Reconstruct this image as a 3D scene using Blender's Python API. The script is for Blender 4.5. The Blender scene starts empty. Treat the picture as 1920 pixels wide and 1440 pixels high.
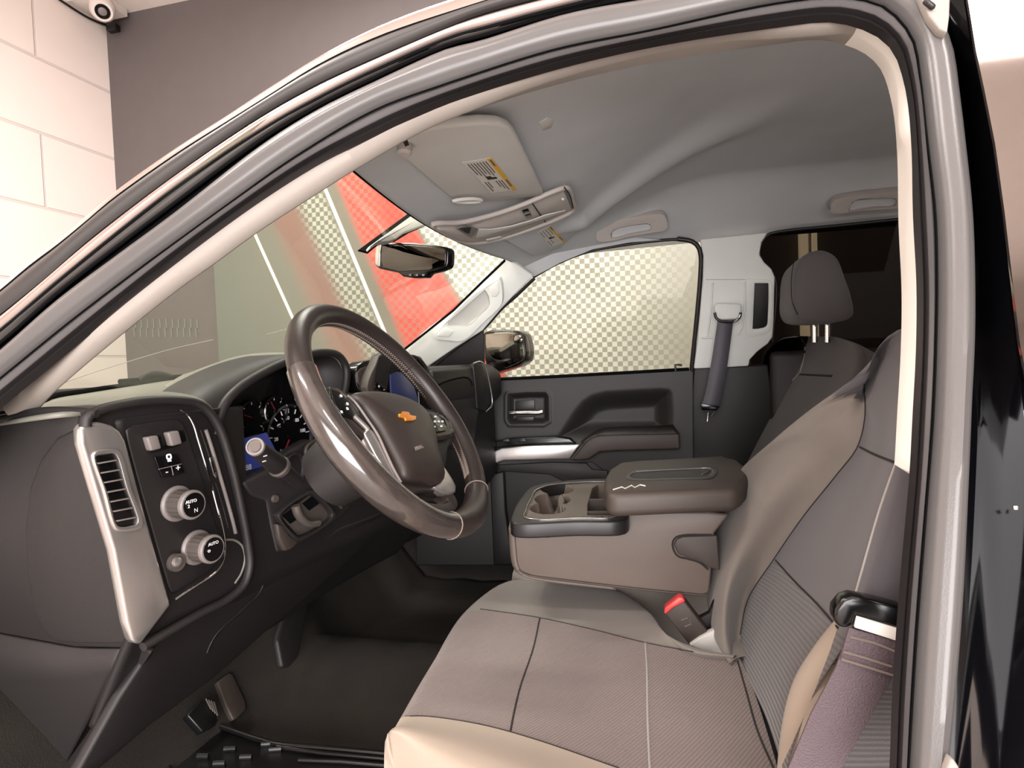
import bpy, bmesh, math, random
from mathutils import Vector, Matrix
random.seed(4)
SC = bpy.context.scene
COL = SC.collection
# ------------------------------------------------------------------ camera
F = 1150.0
CAM = Vector((0, -.65, .85))
YAW, PIT, ROL = math.radians(14), math.radians(2.1), math.radians(2.2)
FW = Vector((-math.sin(YAW)*math.cos(PIT), math.cos(YAW)*math.cos(PIT), -math.sin(PIT)))
_rt = Vector((math.cos(YAW), math.sin(YAW), 0)); _up = _rt.cross(FW)
RT = _rt*math.cos(ROL) - _up*math.sin(ROL)
UP = _up*math.cos(ROL) + _rt*math.sin(ROL)
cd = bpy.data.cameras.new('camera'); cam = bpy.data.objects.new('camera', cd); COL.objects.link(cam)
cd.sensor_width = 36; cd.lens = 36*F/1920; cd.clip_start = .02
cam.matrix_world = Matrix(((RT.x, UP.x, -FW.x, CAM.x), (RT.y, UP.y, -FW.y, CAM.y), (RT.z, UP.z, -FW.z, CAM.z), (0, 0, 0, 1)))
SC.camera = cam
# ------------------------------------------------------------------ world, exposure, large lights
w = bpy.data.worlds.new('world'); SC.world = w; w.use_nodes = True
w.node_tree.nodes['Background'].inputs[0].default_value = (.95, .97, 1, 1)
w.node_tree.nodes['Background'].inputs[1].default_value = 1.0
SC.view_settings.view_transform = 'Standard'; SC.view_settings.look = 'None'
SC.view_settings.gamma = 1; SC.view_settings.exposure = .35
GZ = -.62; CZ = 3.75; WY = 3.5; WX = -4.3
def area(name, loc, target, sx, sy, power, col):
    l = bpy.data.lights.new(name, 'AREA'); l.shape = 'RECTANGLE'; l.size = sx; l.size_y = sy; l.energy = power; l.color = col
    o = bpy.data.objects.new(name, l); COL.objects.link(o); o.location = loc
    o.rotation_euler = (Vector(target)-Vector(loc)).to_track_quat('-Z', 'Y').to_euler(); return o
area('daylight_door', (1.0, -4.9, 1.2), (.2, 1, .8), 4.5, 3.2, 440, (1, .952, .945))
LAMPS = [(-1.6, -1.9, 60), (1.6, -1.9, 60), (-1.6, 2.4, 45), (1.6, 2.4, 40), (-2.5, .3, 95)]  # unseen lamps, added to brighten the cab, the mural and the dash top
for i, (lx, ly, pw) in enumerate(LAMPS):
    area('added_lamp_light', (lx, ly, CZ-.13), (lx, ly, 0), 1.3, .35, pw, (1, .94, .92))

# ------------------------------------------------------------------ helpers: planes and points
def XP(x): return (1, 0, 0, x)
def YP(y): return (0, 1, 0, y)
def ZP(z): return (0, 0, 1, z)
def NP(o=0): return (0, 1, -.25, -.2+o)          # the driver's door opening, leaning in towards the roof
def DP(o=0): return (1, -.16, 0, -.85+o)         # the face of the dashboard
def SP(o=0): return (-.35, 0, 1, 1.19+.175+o)    # the slope of the headliner behind the windscreen
def BP(o=0): return (1, 0, -.37, .0164+o)        # the front of the seat backs
def PP(o=0): return (0, 1, .25, 1.80+o)          # the passenger side above the sill (y=1.6 at z=.8)
def P(p, pl):
    u, v = p[0], p[1]
    if len(p) > 2: pl = (pl[0], pl[1], pl[2], pl[3]+p[2])
    d = FW + RT*((u-960)/F) + UP*((720-v)/F); n = Vector(pl[:3])
    return CAM + d*((pl[3]-n.dot(CAM))/n.dot(d))
def PL(pts, pl): return [P(p, pl) for p in pts]
def cat(pts, n, closed=False):
    """catmull-rom through pts, resampled evenly to n points"""
    pts = [Vector(p) for p in pts]; m = len(pts); out = []
    if m == 2: return [pts[0].lerp(pts[1], i/(n-1)) for i in range(n)]
    segs = m if closed else m-1
    for i in range(segs):
        p1 = pts[i]; p2 = pts[(i+1) % m]
        p0 = pts[i-1] if (i > 0 or closed) else p1*2-p2
        p3 = pts[(i+2) % m] if (i+2 < m or closed) else p2*2-p1
        def tj(a, b, t): return t + max((b-a).length, 1e-6)**.5
        t0 = 0; t1 = tj(p0, p1, t0); t2 = tj(p1, p2, t1); t3 = tj(p2, p3, t2)
        for k in range(12):
            t = t1+(t2-t1)*k/12
            a1 = p0*((t1-t)/(t1-t0))+p1*((t-t0)/(t1-t0)); a2 = p1*((t2-t)/(t2-t1))+p2*((t-t1)/(t2-t1)); a3 = p2*((t3-t)/(t3-t2))+p3*((t-t2)/(t3-t2))
            b1 = a1*((t2-t)/(t2-t0))+a2*((t-t0)/(t2-t0)); b2 = a2*((t3-t)/(t3-t1))+a3*((t-t1)/(t3-t1))
            out.append(b1*((t2-t)/(t2-t1))+b2*((t-t1)/(t2-t1)))
    out.append(pts[0].copy() if closed else pts[-1].copy())
    return resample(out, n+1)[:-1] if closed else resample(out, n)
def resample(pts, n):
    L = [0]
    for a, b in zip(pts, pts[1:]): L.append(L[-1]+(b-a).length)
    out = []; j = 0
    for i in range(n):
        t = L[-1]*i/(n-1)
        while j < len(L)-2 and L[j+1] < t: j += 1
        d = L[j+1]-L[j]; out.append(pts[j].lerp(pts[j+1], (t-L[j])/d if d > 1e-9 else 0))
    return out
# ------------------------------------------------------------------ helpers: objects
def link(name, me, m=None, parent=None):
    o = bpy.data.objects.new(name, me); COL.objects.link(o)
    if m is not None:
        for x in (m if isinstance(m, (list, tuple)) else [m]): me.materials.append(x)
    if parent is not None:
        o.parent = parent
        if parent.type == 'EMPTY': o.matrix_parent_inverse = Matrix.Translation(-parent.location)
    return o
def finish(bm, name, m, parent, bevel=0, seg=2, ang=35, sharp=50):
    bmesh.ops.remove_doubles(bm, verts=bm.verts, dist=1e-5)
    bmesh.ops.recalc_face_normals(bm, faces=bm.faces)
    if bevel:
        es = [e for e in bm.edges if len(e.link_faces) == 2 and e.calc_face_angle(0) > math.radians(ang)]
        if es: bmesh.ops.bevel(bm, geom=es, offset=bevel, segments=seg, profile=.5, affect='EDGES', clamp_overlap=True)
    me = bpy.data.meshes.new(name); bm.to_mesh(me); bm.free()
    for p in me.polygons: p.use_smooth = True
    me.set_sharp_from_angle(angle=math.radians(sharp))
    return link(name, me, m, parent)
def empty(name, loc, label=None, catg=None, group=None, kind=None):
    o = bpy.data.objects.new(name, None); COL.objects.link(o); o.location = loc; o.empty_display_size = .05
    tag(o, label, catg, group, kind); return o
def tag(o, label=None, catg=None, group=None, kind=None):
    if label: o['label'] = label
    if catg: o['category'] = catg
    if group: o['group'] = group
    if kind: o['kind'] = kind
    return o
def plate(name, pts, pl, th, m, parent=None, bevel=.0015, smooth=0, seg=2, back=None):
    """a solid cut to an outline lying on a plane, th thick away from (or, negative, towards) the camera"""
    V = PL(pts, pl)
    return solid(name, V, pl, th, m, parent, bevel, smooth, seg)
def solid(name, V, pl, th, m, parent=None, bevel=.0015, smooth=0, seg=2):
    V = [Vector(v) for v in V]
    if smooth: V = cat(V, smooth, True)
    n = Vector(pl[:3]).normalized()
    if n.dot(V[0]-CAM) < 0: n = -n
    bm = bmesh.new(); a = [bm.verts.new(v) for v in V]; b = [bm.verts.new(v+n*th) for v in V]
    bm.faces.new(a); bm.faces.new(b[::-1])
    for i in range(len(V)): bm.faces.new((a[i-1], a[i], b[i], b[i-1]))
    if parent is not None and parent.type == 'EMPTY' and parent.parent is None: pass
    return finish(bm, name, m, parent, bevel, seg)
def ring(name, outer, inner, pl, th, m, parent=None, bevel=.0015, n=48, seg=2, smooth=True):
    """a frame between two outlines on a plane"""
    o = PL(outer, pl); i = PL(inner, pl)
    if smooth: o = cat(o, n, True); i = cat(i, n, True)
    nn = Vector(pl[:3]).normalized()
    if nn.dot(o[0]-CAM) < 0: nn = -nn
    bm = bmesh.new(); L = [[bm.verts.new(v) for v in s] for s in (o, i, [v+nn*th for v in i], [v+nn*th for v in o])]
    k = len(o)
    for a in range(4):
        A, B = L[a], L[(a+1) % 4]
        for j in range(k): bm.faces.new((A[j-1], A[j], B[j], B[j-1]))
    return finish(bm, name, m, parent, bevel, seg)
def loft(name, rails, m, parent=None, n=60, closed=False, bulge=None, sub=1, thick=0, mats=None, sharp=60, smoothr=True):
    """surface across rails (lists of 3-D points); bulge[k] swells the strip k by that much toward -Y"""
    R = [cat(r, n) if smoothr else resample([Vector(p) for p in r], n) for r in rails]
    rows = []; mi = []
    for k in range(len(R)-1):
        b = bulge[k] if bulge else 0
        s = sub if (b or sub > 1) else 1
        for q in range(s):
            t = q/s; f = math.sin(math.pi*t)*b
            rows.append([a.lerp(c, t)+Vector((0, -f, 0)) for a, c in zip(R[k], R[k+1])]); mi.append(k)
    rows.append(R[-1]); bm = bmesh.new(); V = [[bm.verts.new(p) for p in r] for r in rows]
    nr = len(V)
    for a in range(nr-1 if not closed else nr):
        A, B = V[a], V[(a+1) % nr]
        for j in range(n-1):
            f = bm.faces.new((A[j], A[j+1], B[j+1], B[j]))
            if mats: f.material_index = mats[mi[a]] if a < len(mi) else 0
    if closed:
        for j in (0, n-1):
            try: bm.faces.new([r[j] for r in V])
            except Exception: pass
    if not closed:
        # keep the faces turned to the camera
        f = bm.faces[:]; bm.normal_update(); s = sum((CAM-x.calc_center_median()).dot(x.normal)*x.calc_area() for x in f)
        if s < 0: bmesh.ops.reverse_faces(bm, faces=f)
        me = bpy.data.meshes.new(name); bm.to_mesh(me); bm.free()
        for p in me.polygons: p.use_smooth = True
        me.set_sharp_from_angle(angle=math.radians(sharp)); o = link(name, me, m, parent)
        if thick:
            md = o.modifiers.new('solid', 'SOLIDIFY'); md.thickness = thick; md.offset = -1
        return o
    return finish(bm, name, m, parent, 0, sharp=sharp)
def tube(name, pts, r, m, parent=None, n=0, seg=10, closed=False, flat=1.0, up=None, cap=True, taper=None):
    pts = [Vector(p) for p in pts]
    if n: pts = cat(pts, n, closed)
    bm = bmesh.new(); rings = []; k = len(pts); nn = None
    for i, p in enumerate(pts):
        a = pts[i-1] if (i > 0 or closed) else p; b = pts[(i+1) % k] if (i < k-1 or closed) else p
        t = (b-a).normalized()
        if nn is None:
            ref = Vector(up) if up else (Vector((0, 0, 1)) if abs(t.z) < .9 else Vector((1, 0, 0)))
        else: ref = Vector(up) if up else nn
        nn = (ref-t*ref.dot(t)).normalized(); bb = t.cross(nn)
        rr = taper(i/(k-1)) * r if taper else r
        rings.append([bm.verts.new(p+nn*(math.cos(q)*rr)+bb*(math.sin(q)*rr*flat)) for q in [2*math.pi*j/seg for j in range(seg)]])
    for i in range(k if closed else k-1):
        A, B = rings[i], rings[(i+1) % k]
        for j in range(seg): bm.faces.new((A[j-1], A[j], B[j], B[j-1]))
    if not closed and cap: bm.faces.new(rings[0][::-1]); bm.faces.new(rings[-1])
    return finish(bm, name, m, parent)
def box(name, c, s, m, parent=None, bevel=.003, rot=None, seg=2):
    bm = bmesh.new(); bmesh.ops.create_cube(bm, size=1)
    M = Matrix.Translation(Vector(c)) @ (rot.to_4x4() if rot else Matrix.Identity(4)) @ Matrix.Diagonal((*s, 1))
    bmesh.ops.transform(bm, matrix=M, verts=bm.verts)
    return finish(bm, name, m, parent, bevel, seg)
def lathe(name, prof, c, axis, m, parent=None, seg=32, flute=0, bevel=0, mats=None):
    """profile [(dist along axis, radius)] spun about axis"""
    ax = Vector(axis).normalized(); a = ax.orthogonal().normalized(); b = ax.cross(a); bm = bmesh.new(); R = []
    for d, r in prof:
        R.append([bm.verts.new(Vector(c)+ax*d+(a*math.cos(t)+b*math.sin(t))*r*(1+(flute*(j % 2) if r > 0 else 0))) for j, t in [(j, 2*math.pi*j/seg) for j in range(seg)]])
    for k in range(len(R)-1):
        for j in range(seg):
            f = bm.faces.new((R[k][j-1], R[k][j], R[k+1][j], R[k+1][j-1]))
            if mats: f.material_index = mats[k]
    bm.faces.new(R[0][::-1]); f = bm.faces.new(R[-1])
    if mats: f.material_index = mats[-1]
    return finish(bm, name, m, parent, bevel, sharp=35)
def text(name, s, loc, size, xdir, nrm, m, parent=None, th=.0004):
    c = bpy.data.curves.new(name, 'FONT'); c.body = s; c.size = size; c.align_x = 'CENTER'; c.align_y = 'CENTER'; c.extrude = th
    o = bpy.data.objects.new('tmp', c); COL.objects.link(o)
    dg = bpy.context.evaluated_depsgraph_get(); me = bpy.data.meshes.new_from_object(o.evaluated_get(dg)); bpy.data.objects.remove(o)
    x = Vector(xdir).normalized(); n = Vector(nrm).normalized(); y = n.cross(x).normalized(); x = y.cross(n)
    me.transform(Matrix(((x.x, y.x, n.x, loc[0]), (x.y, y.y, n.y, loc[1]), (x.z, y.z, n.z, loc[2]), (0, 0, 0, 1))))
    return link(name, me, m, parent)
from mathutils.bvhtree import BVHTree
def drape(obj, pts, lift=.001, n=40):
    """lay a path of sight lines on the front surface of a mesh"""
    bpy.context.view_layer.update()
    dg = bpy.context.evaluated_depsgraph_get(); t = BVHTree.FromObject(obj, dg); out = []
    inv = obj.matrix_world.inverted()
    q = cat([Vector((p[0], p[1], 0)) for p in pts], n)
    for p in q:
        d = (FW + RT*((p.x-960)/F) + UP*((720-p.y)/F)).normalized()
        h = t.ray_cast(inv @ CAM, inv.to_3x3() @ d)
        if h[0] is not None: out.append(obj.matrix_world @ h[0] - d*lift)
    return out
def seam(name, obj, pts, r, m, parent, lift=.0005, n=40):
    q = drape(obj, pts, lift, n)
    if len(q) > 2: return tube(name, q, r, m, parent, seg=6)
# ------------------------------------------------------------------ helpers: materials
def srgb(c):
    return tuple(((x/255)/12.92 if x/255 <= .04045 else ((x/255+.055)/1.055)**2.4) for x in c)+(1,)
def mat(name, c, rough=.5, metal=0, bump=0, bs=200, coat=0, spec=.5, var=0, vs=8, sheen=0):
    m = bpy.data.materials.new(name); m.use_nodes = True; N = m.node_tree.nodes; L = m.node_tree.links; b = N['Principled BSDF']
    b.inputs['Base Color'].default_value = srgb(c); b.inputs['Roughness'].default_value = rough; b.inputs['Metallic'].default_value = metal
    b.inputs['Specular IOR Level'].default_value = spec; b.inputs['Coat Weight'].default_value = coat; b.inputs['Coat Roughness'].default_value = .05
    if sheen: b.inputs['Sheen Weight'].default_value = sheen; b.inputs['Sheen Roughness'].default_value = .5
    tc = N.new('ShaderNodeTexCoord')
    if bump:
        t = N.new('ShaderNodeTexNoise'); t.inputs['Scale'].default_value = bs; t.inputs['Detail'].default_value = 2; L.new(tc.outputs['Object'], t.inputs[0])
        u = N.new('ShaderNodeBump'); u.inputs['Strength'].default_value = bump; u.inputs['Distance'].default_value = .002; L.new(t.outputs[0], u.inputs['Height']); L.new(u.outputs[0], b.inputs['Normal'])
    t = N.new('ShaderNodeTexNoise'); t.inputs['Scale'].default_value = vs; t.inputs['Detail'].default_value = 3; L.new(tc.outputs['Object'], t.inputs[0])
    v = var or .03
    r = N.new('ShaderNodeMapRange'); r.inputs[1].default_value = .3; r.inputs[2].default_value = .7; r.inputs[3].default_value = 1-v; r.inputs[4].default_value = 1+v; L.new(t.outputs[0], r.inputs[0])
    x = N.new('ShaderNodeVectorMath'); x.operation = 'SCALE'; x.inputs[0].default_value = srgb(c)[:3]; L.new(r.outputs[0], x.inputs['Scale']); L.new(x.outputs[0], b.inputs['Base Color'])
    return m
def emis(name, c, s):
    m = mat(name, c, .3); b = m.node_tree.nodes['Principled BSDF']; b.inputs['Emission Color'].default_value = srgb(c); b.inputs['Emission Strength'].default_value = s; return m
def glass(name, tint, ior=1.45):
    m = bpy.data.materials.new(name); m.use_nodes = True; N = m.node_tree.nodes; L = m.node_tree.links; N.remove(N['Principled BSDF'])
    t = N.new('ShaderNodeBsdfTransparent'); t.inputs[0].default_value = tint+(1,); g = N.new('ShaderNodeBsdfGlossy'); g.inputs['Roughness'].default_value = .01
    f = N.new('ShaderNodeFresnel'); f.inputs[0].default_value = ior; x = N.new('ShaderNodeMixShader')
    L.new(f.outputs[0], x.inputs[0]); L.new(t.outputs[0], x.inputs[1]); L.new(g.outputs[0], x.inputs[2]); L.new(x.outputs[0], N['Material Output'].inputs[0]); return m
def ribbed(name, c1, c2, ang, scale):
    """woven seat insert: fine slanted ribs"""
    m = mat(name, c1, .85, sheen=.3); N = m.node_tree.nodes; L = m.node_tree.links; b = N['Principled BSDF']
    tc = N.new('ShaderNodeTexCoord'); mp = N.new('ShaderNodeMapping'); mp.inputs['Rotation'].default_value = ang; L.new(tc.outputs['Object'], mp.inputs[0])
    wv = N.new('ShaderNodeTexWave'); wv.inputs['Scale'].default_value = scale; wv.inputs['Distortion'].default_value = .6; wv.inputs['Detail'].default_value = 1; wv.inputs['Detail Scale'].default_value = 6; L.new(mp.outputs[0], wv.inputs[0])
    mx = N.new('ShaderNodeMix'); mx.data_type = 'RGBA'; mx.inputs['A'].default_value = srgb(c2); mx.inputs['B'].default_value = srgb(c1)
    L.new(wv.outputs['Fac'], mx.inputs['Factor']); L.new(mx.outputs['Result'], b.inputs['Base Color'])
    u = N.new('ShaderNodeBump'); u.inputs['Strength'].default_value = .5; u.inputs['Distance'].default_value = .002; L.new(wv.outputs['Fac'], u.inputs['Height']); L.new(u.outputs[0], b.inputs['Normal'])
    return m
M = dict(
 paint=mat('black_paint', (10, 10, 13), .08, 0, coat=1),
 seal=mat('door_rubber', (88, 85, 84), .28, bump=.05, bs=700),
 sealdark=mat('dark_rubber', (30, 27, 28), .4),
 bead=mat('rubber_bead', (78, 76, 77), .22),
 strip=mat('roof_strip', (52, 47, 45), .45),
 gap=mat('black_gap', (7, 7, 8), .9, spec=.1),
 trimw=mat('bright_centre_trim', (235, 230, 222), .6),
 shine=mat('edge_reflection_tone', (205, 190, 184), .16, .85),  # pale metal tone stands in for the bright wall reflected in black paint
 ridge=mat('ridge_reflection_tone', (190, 174, 168), .2, .8),  # pinkish metal tone puts the reflection on the black ridge into its colour
 trim=mat('light_grey_trim', (150, 142, 135), .6, bump=.1, bs=900),
 trim2=mat('pale_pillar_trim', (232, 234, 230), .6, bump=.1, bs=900),
 head=mat('headliner_cloth', (198, 200, 202), .95, bump=.15, bs=1200, sheen=.1),
 visor=mat('visor_cloth', (205, 203, 198), .9, bump=.12, bs=1200),
 ohc=mat('roof_console_plastic', (190, 182, 176), .55, bump=.06, bs=900),
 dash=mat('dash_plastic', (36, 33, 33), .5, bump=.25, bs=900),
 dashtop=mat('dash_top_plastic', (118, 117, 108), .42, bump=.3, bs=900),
 dashdk=mat('dash_dark_plastic', (22, 19, 19), .55, bump=.2, bs=700),
 panel=mat('switch_panel_plastic', (30, 27, 28), .42, bump=.05, bs=900),
 silver=mat('satin_silver', (205, 200, 197), .26, .85),
 chrome=mat('chrome', (230, 230, 232), .06, 1),
 dkchrome=mat('dark_chrome', (140, 138, 140), .2, 1),
 greyknob=mat('grey_switch', (120, 113, 110), .4),
 knob=mat('knob_grey', (92, 84, 80), .35, .3),
 black=mat('gloss_black', (9, 8, 9), .2),
 white=mat('white_marking', (240, 240, 240), .5),
 red=mat('red_plastic', (215, 70, 68), .4),
 needle=mat('red_needle', (120, 20, 28), .5),
 gold=mat('gold_emblem', (222, 138, 50), .3, .4),
 leather=mat('wheel_leather', (46, 39, 37), .36, bump=.1, bs=500),
 leathergrip=mat('worn_grip_leather', (60, 53, 50), .2, bump=.05, bs=200, coat=1, var=.25, vs=25),
 hub=mat('hub_vinyl', (48, 40, 37), .45, bump=.12, bs=800),
 stitch=mat('grey_stitching', (120, 108, 100), .7),
 boxc=mat('console_vinyl', (98, 87, 80), .5, bump=.12, bs=800),
 boxd=mat('console_dark_vinyl', (62, 53, 48), .55, bump=.12, bs=800),
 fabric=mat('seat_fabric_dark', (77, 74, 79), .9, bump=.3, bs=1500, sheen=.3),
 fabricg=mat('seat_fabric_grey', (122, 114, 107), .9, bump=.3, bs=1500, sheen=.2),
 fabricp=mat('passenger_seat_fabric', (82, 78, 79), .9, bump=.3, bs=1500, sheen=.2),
 bolster=mat('seat_bolster_fabric', (160, 145, 130), .85, bump=.2, bs=1500, sheen=.2),
 rib=ribbed('ribbed_insert', (126, 109, 104), (100, 86, 82), (0, 0, math.radians(28)), 60),
 rib2=ribbed('ribbed_back_insert', (86, 81, 81), (66, 62, 62), (math.radians(12), 0, 0), 1),
 seamd=mat('seam_shadow_thread', (40, 36, 36), .9),
 seaml=mat('pale_piping', (165, 160, 155), .8),
 web=mat('belt_webbing', (84, 70, 75), .55, bump=.6, bs=500),
 webd=mat('dark_belt_webbing', (92, 90, 98), .6, bump=.4, bs=600),
 carpet=mat('black_carpet', (34, 29, 23), 1, bump=1, bs=500, var=.3, vs=6),
 rubber=mat('mat_rubber', (16, 15, 15), .35),
 paper=mat('label_paper', (225, 220, 212), .6),
 yellow=mat('label_yellow', (236, 178, 40), .6),
 ink=mat('label_ink', (105, 100, 98), .7),
 blue=emis('blue_display', (42, 50, 108), .35),
 blue2=emis('blue_screen', (44, 50, 88), .25),
 mirror=mat('mirror_glass', (150, 146, 138), .02, 1),
 dimmirror=mat('dimming_mirror_glass', (88, 84, 80), .02, 1),
 doorglass=mat('privacy_glass', (122, 112, 107), .04, .9),
 ws=glass('windscreen_glass', (.86, .93, .84)),
 sideg=glass('side_glass', (.86, .875, .84)),
 darkg=glass('tinted_glass', (.14, .13, .12), 1.12),
 campl=mat('camera_plastic', (225, 215, 208), .4),
 cord=mat('black_cord', (20, 18, 18), .5),
)
# back insert ribs run across the backrest
_n = M['rib2'].node_tree.nodes
for x in _n:
    if x.type == 'TEX_WAVE': x.bands_direction = 'Z'; x.inputs['Scale'].default_value = 48
# ================================================================== the garage
def struct(o): o['kind'] = 'structure'; return o
def node_helpers(m):
    N = m.node_tree.nodes; L = m.node_tree.links
    def math_(op, a, b=None, c=None, clamp=False):
        n = N.new('ShaderNodeMath'); n.operation = op; n.use_clamp = clamp
        for i, x in enumerate((a, b, c)):
            if x is None: continue
            if isinstance(x, (int, float)): n.inputs[i].default_value = x
            else: L.new(x, n.inputs[i])
        return n.outputs[0]
    def step(v, lo, hi):
        n = N.new('ShaderNodeMapRange'); n.interpolation_type = 'SMOOTHSTEP'; L.new(v, n.inputs[0]); n.inputs[1].default_value = lo; n.inputs[2].default_value = hi; return n.outputs[0]
    def mix(f, a, b):
        n = N.new('ShaderNodeMix'); n.data_type = 'RGBA'
        for k, x in (('Factor', f), ('A', a), ('B', b)):
            if isinstance(x, (int, float, tuple)): n.inputs[k].default_value = x
            else: L.new(x, n.inputs[k])
        return n.outputs['Result']
    return N, L, math_, step, mix
def blockwall():
    m = mat('white_painted_block', (238, 224, 216), .5, coat=.1); N, L, ma, st, mx = node_helpers(m); b = N['Principled BSDF']
    g = N.new('ShaderNodeNewGeometry'); sp = N.new('ShaderNodeSeparateXYZ'); L.new(g.outputs['Position'], sp.inputs[0])
    cb = N.new('ShaderNodeCombineXYZ'); L.new(ma('ADD', sp.outputs['Y'], BY), cb.inputs[0]); L.new(ma('ADD', sp.outputs['Z'], BZ), cb.inputs[1])
    br = N.new('ShaderNodeTexBrick'); L.new(cb.outputs[0], br.inputs[0]); br.inputs['Scale'].default_value = 1
    br.inputs['Brick Width'].default_value = BW; br.inputs['Row Height'].default_value = BH; br.inputs['Mortar Size'].default_value = .012; br.inputs['Mortar Smooth'].default_value = .4
    br.offset = .5
    n1 = N.new('ShaderNodeTexNoise'); n1.inputs['Scale'].default_value = 5; L.new(g.outputs['Position'], n1.inputs[0])
    L.new(mx(br.outputs['Fac'], srgb((238, 224, 216)), srgb((215, 203, 196))), b.inputs['Base Color'])
    u = N.new('ShaderNodeBump'); u.inputs['Strength'].default_value = .6; u.inputs['Distance'].default_value = .01
    L.new(ma('ADD', ma('MULTIPLY', br.outputs['Fac'], -1), ma('MULTIPLY', n1.outputs[0], .5)), u.inputs['Height']); L.new(u.outputs[0], b.inputs['Normal'])
    return m
BW = .98; BH = .5; BY = 0; BZ = 0
_a = P((0, 370), XP(WX)); _b = P((0, 225), XP(WX)); _c = P((0, 75), XP(WX)); BH = (_c.z-_a.z)/2; BZ = -_a.z+10*BH
_j = P((82, 320), XP(WX)); _k = P((60, 50), XP(WX)); BW = 1.9
BY = -_j.y + 10*BW + .5*BW*((int(math.floor((_j.z+BZ)/BH))+1) % 2)
wallm = blockwall()
def wallbox(name, lo, hi, m):
    c = [(a+b)/2 for a, b in zip(lo, hi)]; s = [b-a for a, b in zip(lo, hi)]
    return struct(box(name, c, s, m, bevel=0))
greyw = mat('dark_grey_wall_paint', (96, 88, 87), .7, bump=.05, bs=60)
conc = mat('garage_floor', (176, 170, 164), .45, var=.08, vs=3)
whitec = mat('white_ceiling_paint', (236, 226, 218), .7)
palew = mat('pale_wall_paint', (222, 210, 202), .6)
wallbox('floor', (WX-.1, -5.2, GZ-.1), (7.2, WY+.1, GZ), conc)
wallbox('ceiling', (WX-.1, -5.2, CZ), (7.2, WY+.1, CZ+.1), whitec)
wallbox('wall_left', (WX-.1, -5.2, GZ), (WX, WY, CZ), wallm)
wallbox('wall_back', (WX, WY, GZ), (7.1, WY+.1, CZ), greyw)
wallbox('wall_right', (7.0, -5.2, GZ), (7.1, WY, CZ), palew)
# front wall behind the photographer with the wide open door
wallbox('wall_front', (WX, -5.2, GZ), (-1.4, -5.1, CZ), palew)
wallbox('wall_front.001', (3.4, -5.2, GZ), (7.0, -5.1, CZ), palew)
wallbox('wall_front.002', (-1.4, -5.2, 2.9), (3.4, -5.1, CZ), palew)
lampm = emis('lamp_diffuser', (255, 246, 235), 3.0)
for i, (lx, ly, pw) in enumerate(LAMPS):
    t = empty('added_ceiling_lamp', (lx, ly, CZ-.05), 'unseen added ceiling lamp over the '+['driver side of the bonnet', 'driver side of the rear cab', 'mural side of the bonnet', 'mural side of the rear cab', 'bonnet of the pickup'][i], 'ceiling lamp', 'added ceiling lamps')
    box('housing', (lx, ly, CZ-.045), (1.34, .4, .09), M['campl'], t)
    box('diffuser', (lx, ly, CZ-.1), (1.28, .34, .02), lampm, t)
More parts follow.
